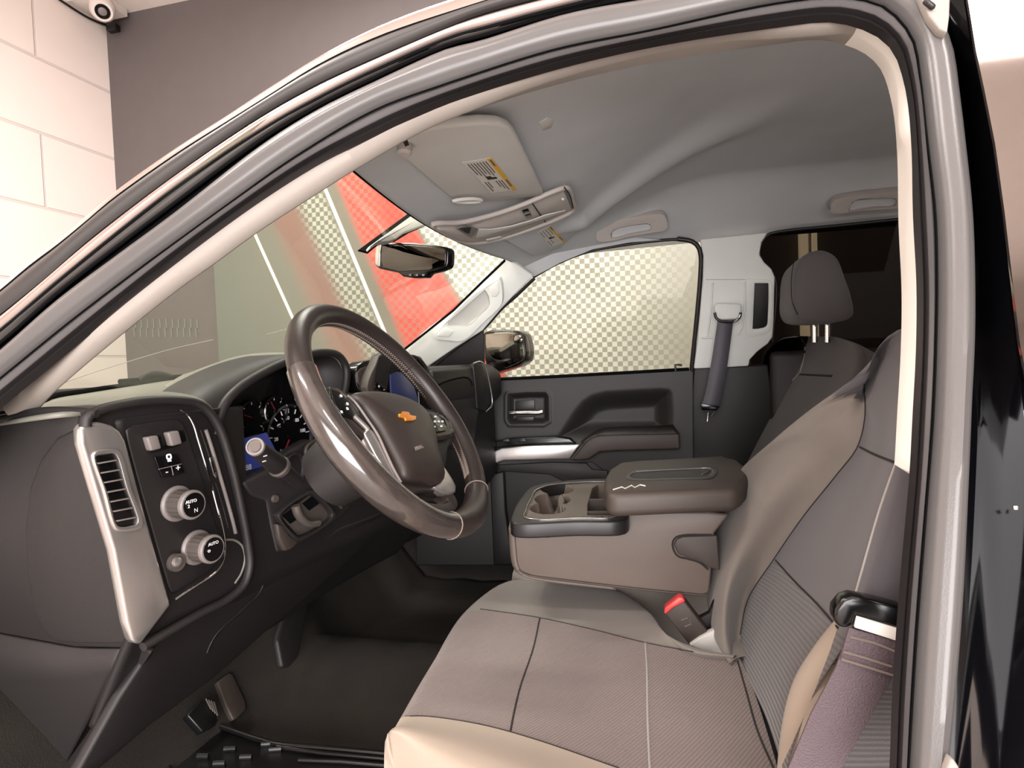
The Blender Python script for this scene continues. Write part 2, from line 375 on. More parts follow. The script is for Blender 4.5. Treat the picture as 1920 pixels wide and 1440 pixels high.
# ---- printed mural panel on the back wall
def mural():
    m = mat('printed_mural', (190, 190, 178), .45); N, L, ma, st, mx = node_helpers(m); b = N['Principled BSDF']
    g = N.new('ShaderNodeNewGeometry'); sp = N.new('ShaderNodeSeparateXYZ'); L.new(g.outputs['Position'], sp.inputs[0]); X, Z = sp.outputs['X'], sp.outputs['Z']
    def line(p, q):      # signed distance (metres) right of the line through two points of the wall
        a, c = P(p, YP(WY-.03)), P(q, YP(WY-.03)); dx, dz = c.x-a.x, c.z-a.z; l = math.hypot(dx, dz); nx, nz = -dz/l, dx/l
        if nx < 0: nx, nz = -nx, -nz
        return ma('ADD', ma('ADD', ma('MULTIPLY', X, nx), ma('MULTIPLY', Z, nz)), -(a.x*nx+a.z*nz))
    l1 = line((477, 437), (573, 650)); l2 = line((608, 350), (725, 632)); r1 = line((627, 337), (737, 603)); r2 = line((786, 437), (945, 700)); cz = line((545, 385), (640, 600)); fd = line((1105, 400), (1120, 700))
    c = .033
    fx = ma('FRACT', ma('MULTIPLY', ma('ADD', X, 20), .5/c)); fz = ma('FRACT', ma('MULTIPLY', ma('ADD', Z, 20), .5/c))
    def sq(v): return ma('MULTIPLY', st(v, -.03, .03), ma('SUBTRACT', 1, st(v, .47, .53)))
    gx, gz = sq(fx), sq(fz); ch = ma('ABSOLUTE', ma('SUBTRACT', gx, gz)); ch = ma('SUBTRACT', 1, ch)
    rgt = st(r2, -.01, .05); fade = ma('SUBTRACT', 1, st(fd, -.05, .75))
    grey = mx(st(l1, -.9, .9), srgb((100, 105, 97)), srgb((128, 122, 110))); grey = mx(rgt, grey, srgb((168, 166, 152)))
    grey = mx(st(fd, .1, .9), grey, srgb((176, 174, 163)))
    # reddish faint band right of the first line
    band = ma('MULTIPLY', ma('MULTIPLY', st(l1, .1, .26), ma('SUBTRACT', 1, st(l1, .34, .5))), .55)
    col = mx(ma('MULTIPLY', band, ma('ADD', ma('MULTIPLY', ch, .35), .45)), grey, srgb((168, 92, 80)))
    c1 = ma('MULTIPLY', ma('MULTIPLY', st(cz, .0, .12), ma('SUBTRACT', 1, st(l2, -.06, .0))), ma('MULTIPLY', ch, .55))
    low = ma('SUBTRACT', 1, ma('MULTIPLY', ma('SUBTRACT', 1, st(Z, .65, 1.5)), .55))
    col = mx(ma('MULTIPLY', c1, low), col, srgb((205, 212, 198)))
    c2 = ma('MULTIPLY', ma('MULTIPLY', rgt, ch), fade); col = mx(c2, col, srgb((228, 231, 222)))
    rd = ma('MULTIPLY', st(r1, -.03, .05), ma('SUBTRACT', 1, st(r2, -.05, .02)))
    redc = mx(ma('MULTIPLY', ch, .45), srgb((222, 78, 66)), srgb((240, 104, 90)))
    redm = ma('MULTIPLY', rd, ma('ADD', .62, ma('MULTIPLY', .38, st(r1, .0, .3)))); redm = ma('MULTIPLY', redm, ma('ADD', .35, ma('MULTIPLY', ma('ADD', ma('MULTIPLY', ch, .35), .65), .65)))
    rdd = ma('MULTIPLY', rd, ma('MAXIMUM', st(r1, .08, .3), ma('ADD', .45, ma('MULTIPLY', ma('SUBTRACT', 1, ch), .4))))
    col = mx(rdd, col, redc)
    def thin(v, h): return ma('MULTIPLY', st(v, -h, -h*.6), ma('SUBTRACT', 1, st(v, h*.6, h)))
    col = mx(thin(l1, .015), col, srgb((248, 246, 226))); col = mx(thin(l2, .017), col, srgb((248, 246, 226)))
    L.new(col, b.inputs['Base Color']); return m
a = P((404, 560), YP(WY-.03)).x
b9 = P((1405, 560), YP(WY-.03)).x
mu = box('wall_mural', ((a+b9)/2, WY-.015, (GZ+2.3)/2), (b9-a, .03, 2.3-GZ), mural(), bevel=0)
tag(mu, 'large printed garage wall mural with red swoosh and grey white checks', 'mural')
# thin printed seams of the mural sheets
for i, (p, q) in enumerate([((1090, 584), (1290, 579))]):
    z = P(p, YP(WY-.03)).z
# small bright vent strip on the dark wall, seen through the glass
ventm = mat('vent_louvre', (120, 122, 114), .5)
vt = empty('wall_vent', P((320, 635), YP(WY)), 'faint grey louvred vent low on the dark garage wall behind windscreen', 'vent')
for r, (v0, v1) in enumerate(((598, 615), (614, 632))):
    for k in range(11):
        u = 254+k*11.6-r*2; a, b_ = P((u, v0), YP(WY-.004)), P((u, v1), YP(WY-.004))
        box('louvre', ((a.x+b_.x)/2, WY-.004, (a.z+b_.z)/2), (.008, .008, abs(a.z-b_.z)), ventm, vt, bevel=0)
# tall bright window slit beyond the rear passenger door
a, b_ = P((1498, 500), YP(WY-.04)), P((1531, 500), YP(WY-.04))
wn = struct(box('window_1', ((a.x+b_.x)/2, WY-.05, 1.4), (b_.x-a.x, .04, 2.6), emis('slit_window_light', (255, 240, 205), 5), bevel=0))
struct(box('trim_1', (a.x+.55*(b_.x-a.x), WY-.08, 1.4), (.012, .03, 2.6), palew, bevel=0))
# ---- security camera in the ceiling corner
p = P((192, 18), XP(WX+.28)); sc_ = empty('security_camera', p, 'white security camera with round black lens in the ceiling corner', 'security camera')
ax = (CAM-p).normalized(); ax = (ax+Vector((0, 0, -.25))).normalized()
lathe('housing', [(-.16, .05), (-.12, .085), (0, .085), (.045, .075), (.06, .066)], p, ax, M['campl'], sc_)
lathe('lens_ring', [(.055, .05), (.066, .05), (.066, .04)], p, ax, M['black'], sc_)
lathe('lens', [(.06, .03), (.068, .028), (.072, .01)], p, ax, M['greyknob'], sc_)
tube('bracket', [p-ax*.12, p-ax*.12+Vector((-.05, .1, .2)), (WX, p.y+.15, p.z+.3)], .035, M['campl'], sc_, n=10)
box('mount_plate', (WX+.13, p.y+.1, CZ-.03), (.26, .3, .06), M['campl'], sc_)
q = [P((105, -5), XP(WX+.02)), P((140, 18), XP(WX+.02)), P((165, 33), XP(WX+.02)), P((190, 44), XP(WX+.02)), P((200, 47), XP(WX+.03))]
tag(tube('camera_cable', q, .009, M['cord'], n=24), 'thin black cable running down the white block wall to the camera', 'cable')
jb = box('junction_clip', P((212, 53), YP(WY-.03)), (.09, .05, .05), M['sealdark']); tag(jb, 'small dark cable clip on dark wall under the security camera', 'clip')
# ================================================================== the pickup's cab shell
cab = empty('pickup_truck', (0, .8, GZ), 'black pickup truck cab seen through its open driver door opening', 'pickup truck')
R0 = [(-140, 640), (-60, 582), (0, 539), (60, 488), (111, 450), (167, 403), (213, 364), (333, 277), (433, 213), (500, 168), (533, 147), (602, 104), (708, 50), (842, 0), (1000, -45), (1200, -80), (1400, -95), (1600, -90)]
R1 = [(-140, 648), (-60, 591), (0, 547), (60, 497), (111, 459), (167, 413), (213, 374), (333, 289), (433, 226), (500, 184), (602, 121), (708, 71), (854, 21), (1000, -22), (1200, -60), (1400, -78), (1600, -72)]
R2 = [(-140, 700), (0, 596), (90, 524), (175, 450), (333, 330), (500, 217), (602, 160), (708, 112), (850, 52), (900, 33), (1000, 5), (1200, -38), (1400, -62), (1600, -60)]
R3 = [(-140, 726), (0, 622), (105, 533), (210, 447), (333, 352), (500, 240), (602, 183), (708, 131), (850, 70), (900, 56), (1037, 19), (1200, -18), (1400, -50), (1600, -48)]
R4 = [(-140, 770), (0, 667), (120, 562), (235, 476), (333, 414), (500, 274), (602, 210), (708, 158), (850, 94), (900, 83), (1069, 31), (1225, 3), (1350, -15), (1500, -28), (1620, -26), (1690, -15), (1725, 0), (1747, 26), (1762, 51), (1776, 81), (1785, 116), (1792, 169), (1804, 270), (1817, 400), (1821, 504), (1821, 629), (1815, 754), (1809, 900), (1798, 1124), (1781, 1328), (1769, 1440), (1755, 1600)]
R4[4] = (333, 404)
V_ = [(-140, 830), (0, 716), (140, 603), (278, 498), (333, 458), (444, 378), (558, 298), (708, 210), (833, 165), (1037, 100), (1225, 62), (1450, 12), (1560, 0), (1610, 4), (1654, 18), (1687, 49), (1708, 83), (1719, 150), (1732, 270), (1747, 400), (1750, 525), (1749, 608), (1743, 775), (1730, 942), (1711, 1183), (1696, 1440), (1688, 1600)]
T0 = [(-140, 880), (0, 757), (75, 695), (175, 612), (357, 465), (500, 362), (604, 298), (656, 273), (771, 217), (850, 184), (1037, 125), (1225, 81), (1450, 45), (1560, 33), (1616, 45), (1650, 60), (1680, 88), (1695, 124), (1708, 180), (1716, 270), (1719, 400), (1726, 537), (1725, 658), (1719, 775), (1713, 892), (1708, 950), (1693, 1124), (1681, 1300), (1676, 1440), (1668, 1600)]
T1 = [(40, 794, .06), (67, 770, .05), (105, 730, .02), (236, 619), (333, 542), (403, 492), (480, 436), (600, 358), (677, 310), (798, 242), (900, 200), (1037, 150), (1225, 100), (1381, 75), (1450, 72), (1560, 64), (1595, 62), (1635, 83), (1665, 111), (1680, 146), (1684, 180), (1689, 259), (1697, 270), (1706, 400), (1712, 525), (1712, 640), (1712, 754), (1711, 892)]
for _r in (R0, R1, R2, R3, R4, V_, T0): _r.insert(0, (_r[0][0]-300, _r[0][1]+230))
def mid(a, b, t, n=60, pl=None):
    A = cat(PL(a, pl), n); B = cat(PL(b, pl), n); return [x.lerp(y, t) for x, y in zip(A, B)]
def sh(pts, y=0, x=0, z=0): return [Vector(p)+Vector((x, y, z)) for p in pts]
npl = NP()
N_ = 90
MAST = cat(PL(R3, NP()), N_)
def match(master, other):
    D = cat(other, 900); out = []; j = 0
    for q in master:
        j = min(range(j, min(j+140, 900)), key=lambda k: (D[k]-q).length_squared); out.append(D[j])
    for k in range(1, len(out)-1):
        if (out[k]-out[k-1]).length < 1e-5: out[k] = out[k-1].lerp(out[k+1], .5)
    return out
def rr(a, o=0): return match(MAST, PL(a, NP(o)))
# body side: rounded roof rail (paint), rubber strip, painted ridge, dark channel
body = loft('roof_rail_panel', [sh(rr(R0, .03), .10, z=.0), rr(R0, .03), rr(R0, .02)], M['paint'], cab, n=N_)
loft('roof_rail_edge', [rr(R0, .02), rr(R1, .0)], M['shine'], cab, n=N_, bulge=[.006], sub=5)
tube('rail_groove', rr(R1, -.001), .0022, M['gap'], cab, seg=6)
tube('ridge_groove', rr(R2, -.002), .004, M['gap'], cab, seg=6)
tube('ridge_groove', rr(R3, -.002), .003, M['gap'], cab, seg=6)
loft('upper_door_weatherstrip', [rr(R1, .002), rr(R2, .004)], M['strip'], cab, n=N_, bulge=[.012], sub=6)
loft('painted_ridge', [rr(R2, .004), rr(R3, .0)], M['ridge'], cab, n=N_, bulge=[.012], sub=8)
R4L = [p for p in R4 if p[0] <= 1620 and p[1] < 800]
_a, _b = rr(R3, .0), rr(R4L, .01)
loft('inner_weatherstrip', [_a, [x.lerp(y, .5) for x, y in zip(_a, _b)]], M['strip'], cab, n=N_, bulge=[.006], sub=5)
_v = rr(V_, .03)
loft('door_channel', [[x.lerp(y, .5)+Vector((0, .006, 0)) for x, y in zip(_a, _b)], _b, [x.lerp(y, .45)+Vector((0, .012, 0)) for x, y in zip(_b, _v)]], M['gap'], cab, n=N_)
loft('door_frame_flange', [rr(R3, .028), rr(V_, .028)], M['gap'], cab, n=N_)
tube('channel_bead', [a.lerp(b, .52)+Vector((0, -.002, 0)) for a, b in zip(_a, _b)], .0025, M['gap'], cab, seg=8)
# wide soft door seal: lip, broad band, valley, inner bead
def match(master, other):
    D = cat(other, 900); out = []; j = 0
    for q in master:
        best = min(range(j, min(j+140, 900)), key=lambda k: (D[k]-q).length_squared); j = best; out.append(D[best])
    for k in range(1, len(out)-1):
        if (out[k]-out[k-1]).length < 1e-5: out[k] = out[k-1].lerp(out[k+1], .5) if (out[k+1]-out[k-1]).length > 1e-5 else out[k]
    return out
N_ = 140
AV = cat(PL(V_, NP()), N_); A4 = match(AV, PL(R4, NP())); AT = match(AV, PL(T0, NP()))
def lerp(a, b, t, o=0): return [x.lerp(y, t)+Vector((0, o, 0)) for x, y in zip(a, b)]
wide = loft('door_opening_seal', [sh(A4, .008), A4, lerp(A4, AV, .06, -.012), lerp(A4, AV, .35, -.02), lerp(A4, AV, .7, -.016), lerp(A4, AV, .9, -.006), sh(AV, .006)], M['seal'], cab, n=N_, sub=3)
bd = loft('inner_seal_bead', [sh(AV, .006), lerp(AV, AT, .15, -.008), lerp(AV, AT, .38, -.013), lerp(AV, AT, .6, -.008), lerp(AV, AT, .68, .0), lerp(AV, AT, .85, -.002), sh(AT, .010)], [M['bead'], M['sealdark']], cab, n=N_, sub=3, mats=[0, 0, 0, 1, 1, 1])
tube('seal_lip_highlight', [p+Vector((0, -.002, 0)) for p in A4 if p.x < .16 and p.z > .7], .0022, M['shine'], cab, seg=8)  # bright tube put in for the highlight along the seal edge
tube('seal_groove', lerp(A4, AV, .93, -.003), .0012, M['gap'], cab, seg=6)
# light interior trim around the opening (windscreen pillar, roof edge, centre pillar)
B = cat(PL(T1, NP(.03)), N_); T0t = [(-60, 800, .07), (0, 757, .06), (75, 695, .02)]+T0[4:]; A = match(B, PL(T0t, NP(.012)))
k1 = 38; k2 = 66
def trimpart(name, i, j, m):
    a, b = A[i:j+1], B[i:j+1]; n = j-i+1
    return loft(name, [sh(a, .0), lerp(a, b, .35, -.010), lerp(a, b, .75, -.010), sh(b, .0), sh(b, .003), sh(a, .05)], m, cab, n=n, sub=1, closed=True, smoothr=False)
def nearest(pl_, px):
    return min(range(N_), key=lambda i: (pl_[i]-P(px, NP(.03))).length)
k1 = nearest(B, (677, 310)); k2 = nearest(B, (1595, 62))
trimpart('windscreen_pillar_trim', 0, k1, M['trim']); trimpart('roof_edge_trim', k1, k2, M['trim']); trimpart('centre_pillar_trim', k2, N_-1, M['trimw'] if 'trimw' in M else M['trim'])
# inner face of the centre pillar behind the seal, down to the floor
R4R = [(1690, -15), (1725, 0), (1747, 26), (1762, 51), (1776, 81), (1785, 116), (1792, 169), (1804, 270), (1817, 400), (1821, 504), (1821, 629), (1815, 754), (1809, 900), (1798, 1124), (1781, 1328), (1769, 1440), (1755, 1600)]
q = [(1700, -60), (1760, 0), (1790, 26), (1806, 51), (1818, 81), (1826, 116), (1832, 169), (1846, 270), (1858, 400), (1866, 504), (1868, 629), (1866, 754), (1860, 900), (1850, 1124), (1835, 1328), (1822, 1440), (1805, 1600)]
loft('centre_pillar_panel', [sh(PL(R4R, NP()), .03), sh(PL(q, NP(.06)), 0), sh(PL(q, NP(.06)), .05, .02)], M['paint'], cab, n=60)
# rear door skin beside the opening: bright edge, black paint
E1 = [(1795, -60), (1807, 0), (1822, 94), (1837, 169), (1856, 270), (1873, 400), (1886, 504), (1907, 671), (1922, 800), (1935, 950), (1945, 1200), (1950, 1500), (1950, 1650)]
A = cat(PL(E1, NP(-.01)), 60); Q = cat(PL([(1700, -90), (1748, 0), (1790, 80), (1812, 200), (1828, 400), (1832, 700), (1826, 900), (1812, 1124), (1795, 1328), (1780, 1500), (1770, 1650)], NP(.05)), 60)
rd = empty('rear_door', (.75, 0, .4), 'closed glossy black rear driver side door beside the centre pillar', 'car door')
loft('door_edge', [Q, sh(lerp(Q, A, .45), .012), lerp(Q, A, .8, .004), A], M['paint'], rd, n=60, sub=2)
fo = [Vector((1.25, p.y+(.02 if p.z > .8 else 0), p.z)) for p in A]
loft('door_frame', [A, lerp(A, fo, .06, -.012), lerp(A, fo, .2, -.014), fo], M['paint'], rd, n=60, sub=2)
gp = PL([(1900, 150), (2400, 60), (2500, 700), (1960, 700)], NP(-.02))
plate('door_window', [(1806, -90), (2050, -90), (2050, 720), (1935, 760), (1912, 640), (1896, 504), (1884, 400), (1866, 270), (1846, 169), (1830, 94), (1815, 0)], NP(-.032), .004, M['doorglass'], rd, 0)
box('door_keyhole_dot', P((1904, 952), NP(-.02)), (.004, .003, .004), M['chrome'], rd, bevel=.001)
# pointed body tip above the pillar (roof drip end)
plate('roof_drip_end', [(1722, -20), (1783, -20), (1781, 30), (1777, 60), (1762, 54), (1742, 28)], NP(-.03), .012, M['trim'], cab, .002)
box('drip_screw', P((1742, 8), NP(-.034)), (.014, .006, .006), M['sealdark'], cab, rot=Matrix.Rotation(.8, 3, 'Y'))
# ---- roof skin and headliner
def hz(x, y):
    def ss(a, b, t): t = max(0, min(1, (t-a)/(b-a))); return t*t*(3-2*t)
    fr = 1.19+.35*(x+.5); top = 1.40
    k = .03; d = top-fr; h = max(0, min(1, .5+.5*d/k)); zc = top*(1-h)+fr*h-k*h*(1-h)      # smooth minimum of slope and ceiling
    if fr > top+.1: zc = top
    # soft cross ridge sweeping back from the roof console
    t = (x+.21)/.50
    if -.3 < t < 1.3:
        yr = 1.22-.40*min(1, max(0, t))**.7; w_ = .05+.05*max(0, t)
        zc -= .032*math.exp(-((y-yr)/w_)**2)*ss(-.3, 0, t)*(1-ss(.6, 1.2, t))
    e = ss(.02, .30, y); zc = 1.215*(1-e)+zc*e if zc > 1.215 else zc
    f = ss(1.30, 1.60, y); zc = zc*(1-f)+min(zc, 1.235)*f
    return zc
bm = bmesh.new(); nx, ny = 200, 150; g = []
for i in range(nx):
    row = []
    for j in range(ny):
        y = .145+1.415*j/(ny-1); xs = -.488-.038*math.sin(math.pi*max(0, min(1, (y-.2)/1.15))); x = xs+(1.7-xs)*i/(nx-1); row.append(bm.verts.new((x, y, hz(x, y))))
    g.append(row)
for i in range(nx-1):
    for j in range(ny-1): bm.faces.new((g[i][j], g[i][j+1], g[i+1][j+1], g[i+1][j]))
me = bpy.data.meshes.new('headliner'); bm.to_mesh(me); bm.free()
for p in me.polygons: p.use_smooth = True
headl = link('headliner', me, M['head'], cab); md = headl.modifiers.new('s', 'SOLIDIFY'); md.thickness = .012; md.offset = 1
bm = bmesh.new(); g = []
for i in range(24):
    x = -.44+2.2*i/23; row = []
    for j in range(24):
        y = .16+1.40*j/23; row.append(bm.verts.new((x, y, 1.27+.19*max(0, math.sin(math.pi*(y-.10)/1.52))**.5-.25*max(0, -.1-x)**1.2-.1*max(0, x-1.3))))
    g.append(row)
for i in range(23):
    for j in range(23): bm.faces.new((g[i][j], g[i+1][j], g[i+1][j+1], g[i][j+1]))
me = bpy.data.meshes.new('roof_skin'); bm.to_mesh(me); bm.free()
for p in me.polygons: p.use_smooth = True
rs = link('roof_skin', me, M['paint'], cab); md = rs.modifiers.new('s', 'SOLIDIFY'); md.thickness = .01; md.offset = 1
# small square cover on the headliner
hq = drape(headl, [(1011, 230), (1033, 219), (1040, 222), (1034, 240), (1018, 246), (1011, 230)], .002, 6)
try:
    solid('coat_hook_cover', hq[:-1], SP(), .003, M['visor'], cab, .001)
except Exception as e: print('cover', e)
# windscreen header lip on top of the glass
hd = [P((677, 312), NP(.03)), P((770, 402), SP()), P((846, 448), SP()), P((951, 487), SP())]
hd = [Vector((-.5, .10, 1.19))]+[Vector((-.5, y, 1.19)) for y in (.5, .9, 1.25, 1.40)]
# ---- windscreen
top = [Vector((-.505, y, 1.193)) for y in (.07, .5, 1.0, 1.43)]
base = [P((20, 800), YP(.10)), P((90, 746), YP(.25)), P((310, 713), XP(-1.42)), P((480, 695), XP(-1.42)), P((640, 680), XP(-1.32)), P((765, 668), XP(-1.05)), ]
base = [Vector((-1.02, .05, .80)), Vector((-1.18, .25, .815)), Vector((-1.3, .6, .822)), Vector((-1.3, 1.0, .822)), Vector((-1.18, 1.4, .815)), Vector((-1.02, 1.56, .80))]
gl = loft('windscreen', [top, [a.lerp(b, .5)+Vector((-.02, 0, .02)) for a, b in zip(cat(top, 30), cat(base, 30))], base], M['ws'], cab, n=30, sub=6)
tube('windscreen_header_band', [Vector((-.490-.038*math.sin(math.pi*max(0, min(1, (y-.2)/1.15))), y, 1.19+.35*(.008-.038*math.sin(math.pi*max(0, min(1, (y-.2)/1.15))))-.004)) for y in [.15+1.3*k/30 for k in range(31)]], .0045, M['gap'], cab, seg=6)
tube('windscreen_side_band', PL([(947, 488), (905, 528), (850, 582), (800, 622), (757, 656)], (.0, 1, .45, 1.78)), .0045, M['gap'], cab, seg=6, flat=.6)
bb = [P((0, 778), YP(.16)), P((60, 766), YP(.22)), P((97, 745), YP(.30)), P((160, 734), YP(.42)), P((240, 722), YP(.62)), P((330, 709), YP(.85)), P((420, 700), YP(1.0))]
loft('cowl_black_band', [sh(bb, z=.006), sh(bb, z=-.012)], M['gap'], cab, n=30, thick=.004)
# fine pale line across the windscreen
def onglass(px): 
    t = drape(gl, [px, (px[0]+1, px[1])], .002, 2); return t[0] if t else P(px, XP(-.9))
ck = [onglass(p) for p in [(118, 718), (180, 697), (238, 679), (320, 655), (400, 637)]]
tube('windscreen_line', ck, .0008, M['seaml'], cab, n=20, seg=5)
tube('windscreen_line', [onglass(p) for p in [(500, 627), (540, 617), (585, 607), (640, 600)]], .0009, M['seaml'], cab, n=12, seg=5)
# wiper seen over the dash
wp = empty('windscreen_wiper', P((300, 702), XP(-1.5)), 'black windscreen wiper lying low behind the windscreen base', 'wiper')
tube('arm', [P(p, XP(-1.45)) for p in [(262, 715), (275, 706), (300, 703), (322, 709)]], .012, M['sealdark'], wp, n=12, flat=.4)
tube('blade', [P(p, XP(-1.46)) for p in [(225, 716), (300, 710), (420, 700)]], .008, M['gap'], wp, n=8)
# ---- far side: windscreen pillar trim, roof rail trim, centre pillar trim, rear window
FA = (0, 1, .45, 1.80+.11)   # plane of the far pillar, leaning in
FA = (0, 1, .45, 1.905)
plate('far_pillar_trim', [(951, 483), (905, 525), (850, 582), (800, 619), (755, 658), (725, 690), (770, 712), (811, 682), (850, 655), (905, 620), (939, 580), (960, 558), (1000, 518), (975, 500)], FA, .03, M['trim2'], cab, .006, seg=3)
gh = empty('pillar_grab_handle', P((880, 580), FA), 'pale long grab handle bolted on the far windscreen pillar', 'grab handle')
FH = lambda o: (0, 1, .45, 1.905-o)
ring('handle_frame', [(936, 522), (925, 530), (870, 577), (815, 628), (812, 634), (840, 638), (867, 639), (905, 606), (939, 572), (942, 560)], [(908, 543), (898, 546), (860, 578), (840, 604), (840, 611), (858, 612), (878, 612), (900, 592), (917, 574), (918, 560)], FH(.03), .03, M['trim2'], gh, .004, n=60, seg=3)
plate('handle_recess', [(908, 543), (860, 578), (838, 606), (870, 613), (918, 574), (916, 556)], FH(.004), .006, M['trimsh'] if 'trimsh' in M else M['visor'], gh, .001)
plate('end_cap', [(933, 529), (918, 540), (921, 556), (930, 557), (937, 548)], FH(.033), .004, M['trim2'], gh, .002)
plate('end_cap', [(835, 613), (822, 625), (820, 631), (842, 632), (850, 622)], FH(.033), .004, M['trim2'], gh, .002)
plate('far_roof_corner', [(949, 481), (1001, 519), (1050, 493), (1110, 468), (1180, 455), (1240, 450), (1180, 444), (1090, 455), (1000, 478)], (0, 1, .25, 1.80), .012, M['head'], cab, .002)
# triangle panel behind the mirror and pillar seal
plate('mirror_sail_panel', [(780, 690), (812, 672), (850, 645), (906, 606), (909, 708), (880, 712), (780, 712)], (0, 1, .30, 1.852), .01, M['sail'] if 'sail' in M else M['dash'], cab, .003)
tube('far_pillar_seal', PL([(786, 712), (812, 688), (850, 657), (878, 637), (905, 618), (942, 577), (962, 560), (1002, 522)], (0, 1, .45, 1.915)), .006, M['sealdark'], cab, n=30)
# centre pillar
BQ = (0, 1, .25, 1.79)
plate('far_centre_pillar_trim', [(1312, 449), (1370, 443), (1440, 436), (1428, 455), (1424, 478), (1433, 492), (1447, 505), (1453, 520), (1451, 600), (1449, 632), (1440, 645), (1420, 660), (1406, 675), (1404, 687), (1370, 689), (1301, 692), (1308, 640), (1318, 520), (1319, 480)], BQ, .03, M['trim2'], cab, .006, seg=3)
ring('belt_height_slot_frame', [(1400, 524), (1420, 524), (1445, 527), (1448, 540), (1446, 600), (1442, 622), (1425, 628), (1402, 630), (1400, 580)], [(1415, 531), (1425, 530), (1441, 531), (1442, 545), (1440, 595), (1437, 612), (1425, 616), (1411, 617), (1413, 570)], (0, 1, .25, 1.785), .006, M['trim2'], cab, .0025, n=48)
plate('belt_slot_opening', [(1415, 531), (1441, 531), (1441, 560), (1439, 610), (1430, 616), (1411, 617)], (0, 1, .25, 1.7885), .01, M['dashdk'], cab, .001)
tube('pillar_panel_line', PL([(1323, 524), (1398, 524)], (0, 1, .25, 1.7875)), .0012, M['visor'], cab)
for q in ([(1336, 530), (1333, 580), (1326, 630)], [(1397, 528), (1396, 580), (1389, 620), (1383, 628)]):
    tube('pillar_moulding', PL(q, (0, 1, .25, 1.786)), .0035, M['trim2'], cab, n=14)
tube('pillar_moulding', PL([(1314, 633), (1335, 633)], (0, 1, .25, 1.786)), .0035, M['trim2'], cab, n=6)
plate('lower_centre_pillar', [(1301, 690), (1440, 684), (1470, 900), (1440, 1000), (1285, 1000), (1288, 850)], (0, 1, .12, 1.70), .03, M['dash'], cab, .006)
tube('far_door_seal', PL([(1270, 448), (1296, 452), (1309, 462), (1314, 480), (1313, 520), (1306, 600), (1297, 690), (1290, 770), (1283, 850)], (0, 1, .25, 1.805)), .008, M['sealdark'], cab, n=50)
tube('far_roof_seal', PL([(1000, 520), (1040, 497), (1100, 473), (1180, 458), (1270, 449), (1296, 452)], (0, 1, .25, 1.815)), .005, M['sealdark'], cab, n=40)
# rear passenger door: dark tinted window and dark panel
rp = empty('rear_passenger_door', (.8, 1.55, .5), 'rear passenger side door with dark tinted window behind the headrest', 'car door')
plate('tinted_window', [(1424, 470), (1432, 445), (1445, 436), (1560, 424), (1720, 408), (1850, 400), (1900, 800), (1340, 800), (1340, 600), (1400, 560)], (0, 1, .25, 1.835), .004, M['darkg'], rp, 0)
tube('window_seal', PL([(1449, 640), (1453, 520), (1430, 490), (1424, 475), (1428, 455), (1440, 440), (1470, 433), (1560, 424), (1720, 408), (1850, 398)], (0, 1, .25, 1.80)), .005, M['sealdark'], rp, n=60)
box('door_panel', (.95, 1.6, .42), (1.2, .06, .86), M['dash'], rp, .02)
box('bonnet', (-2.05, .8, .33), (1.2, 1.66, .78), M['paint'], cab, .06, seg=4)
# closing panels: rear wall of the cab, floor
wallrear = box('cab_rear_panel', (1.72, .8, .6), (.04, 1.7, 1.4), M['gap'], cab, .01)
plate('rear_window', [(0, 0)]*0 or [(1750, 300), (1850, 300), (1850, 400), (1750, 400)], XP(1.69), .004, M['darkg'], cab, 0)
bm = bmesh.new(); g = []
for i in range(40):
    x = -1.35+3.1*i/39; row = []
    for j in range(40):
        y = .0+1.62*j/39; tun = .12*math.exp(-((y-.8)/.16)**2) if x < .3 else .05
        toe = max(0, -.95-x)*1.3; row.append(bm.verts.new((x, y, tun*(1 if x < .3 else 1)+toe+.004*math.sin(x*37+y*23))))
    g.append(row)
for i in range(39):
    for j in range(39): bm.faces.new((g[i][j], g[i+1][j], g[i+1][j+1], g[i][j+1]))
me = bpy.data.meshes.new('floor_carpet'); bm.to_mesh(me); bm.free()
for p in me.polygons: p.use_smooth = True
cp = link('floor_carpet', me, M['carpet'], cab); md = cp.modifiers.new('s', 'SOLIDIFY'); md.thickness = .02; md.offset = -1
box('firewall', (-1.42, .8, .45), (.04, 1.65, .75), M['dashdk'], cab, .01)
box('door_sill', (-.4, -.045, -.03), (1.35, .13, .08), M['dash'], cab, .015)
box('far_side_lower_panel', (.1, 1.68, .35), (3.1, .04, .85), M['dashdk'], cab, .01)
tip = plate('sill_end_trim', [(1776, 1442), (1786, 1419), (1800, 1440), (1802, 1470), (1770, 1470)], NP(-.03), .02, M['trim'], cab, .003)
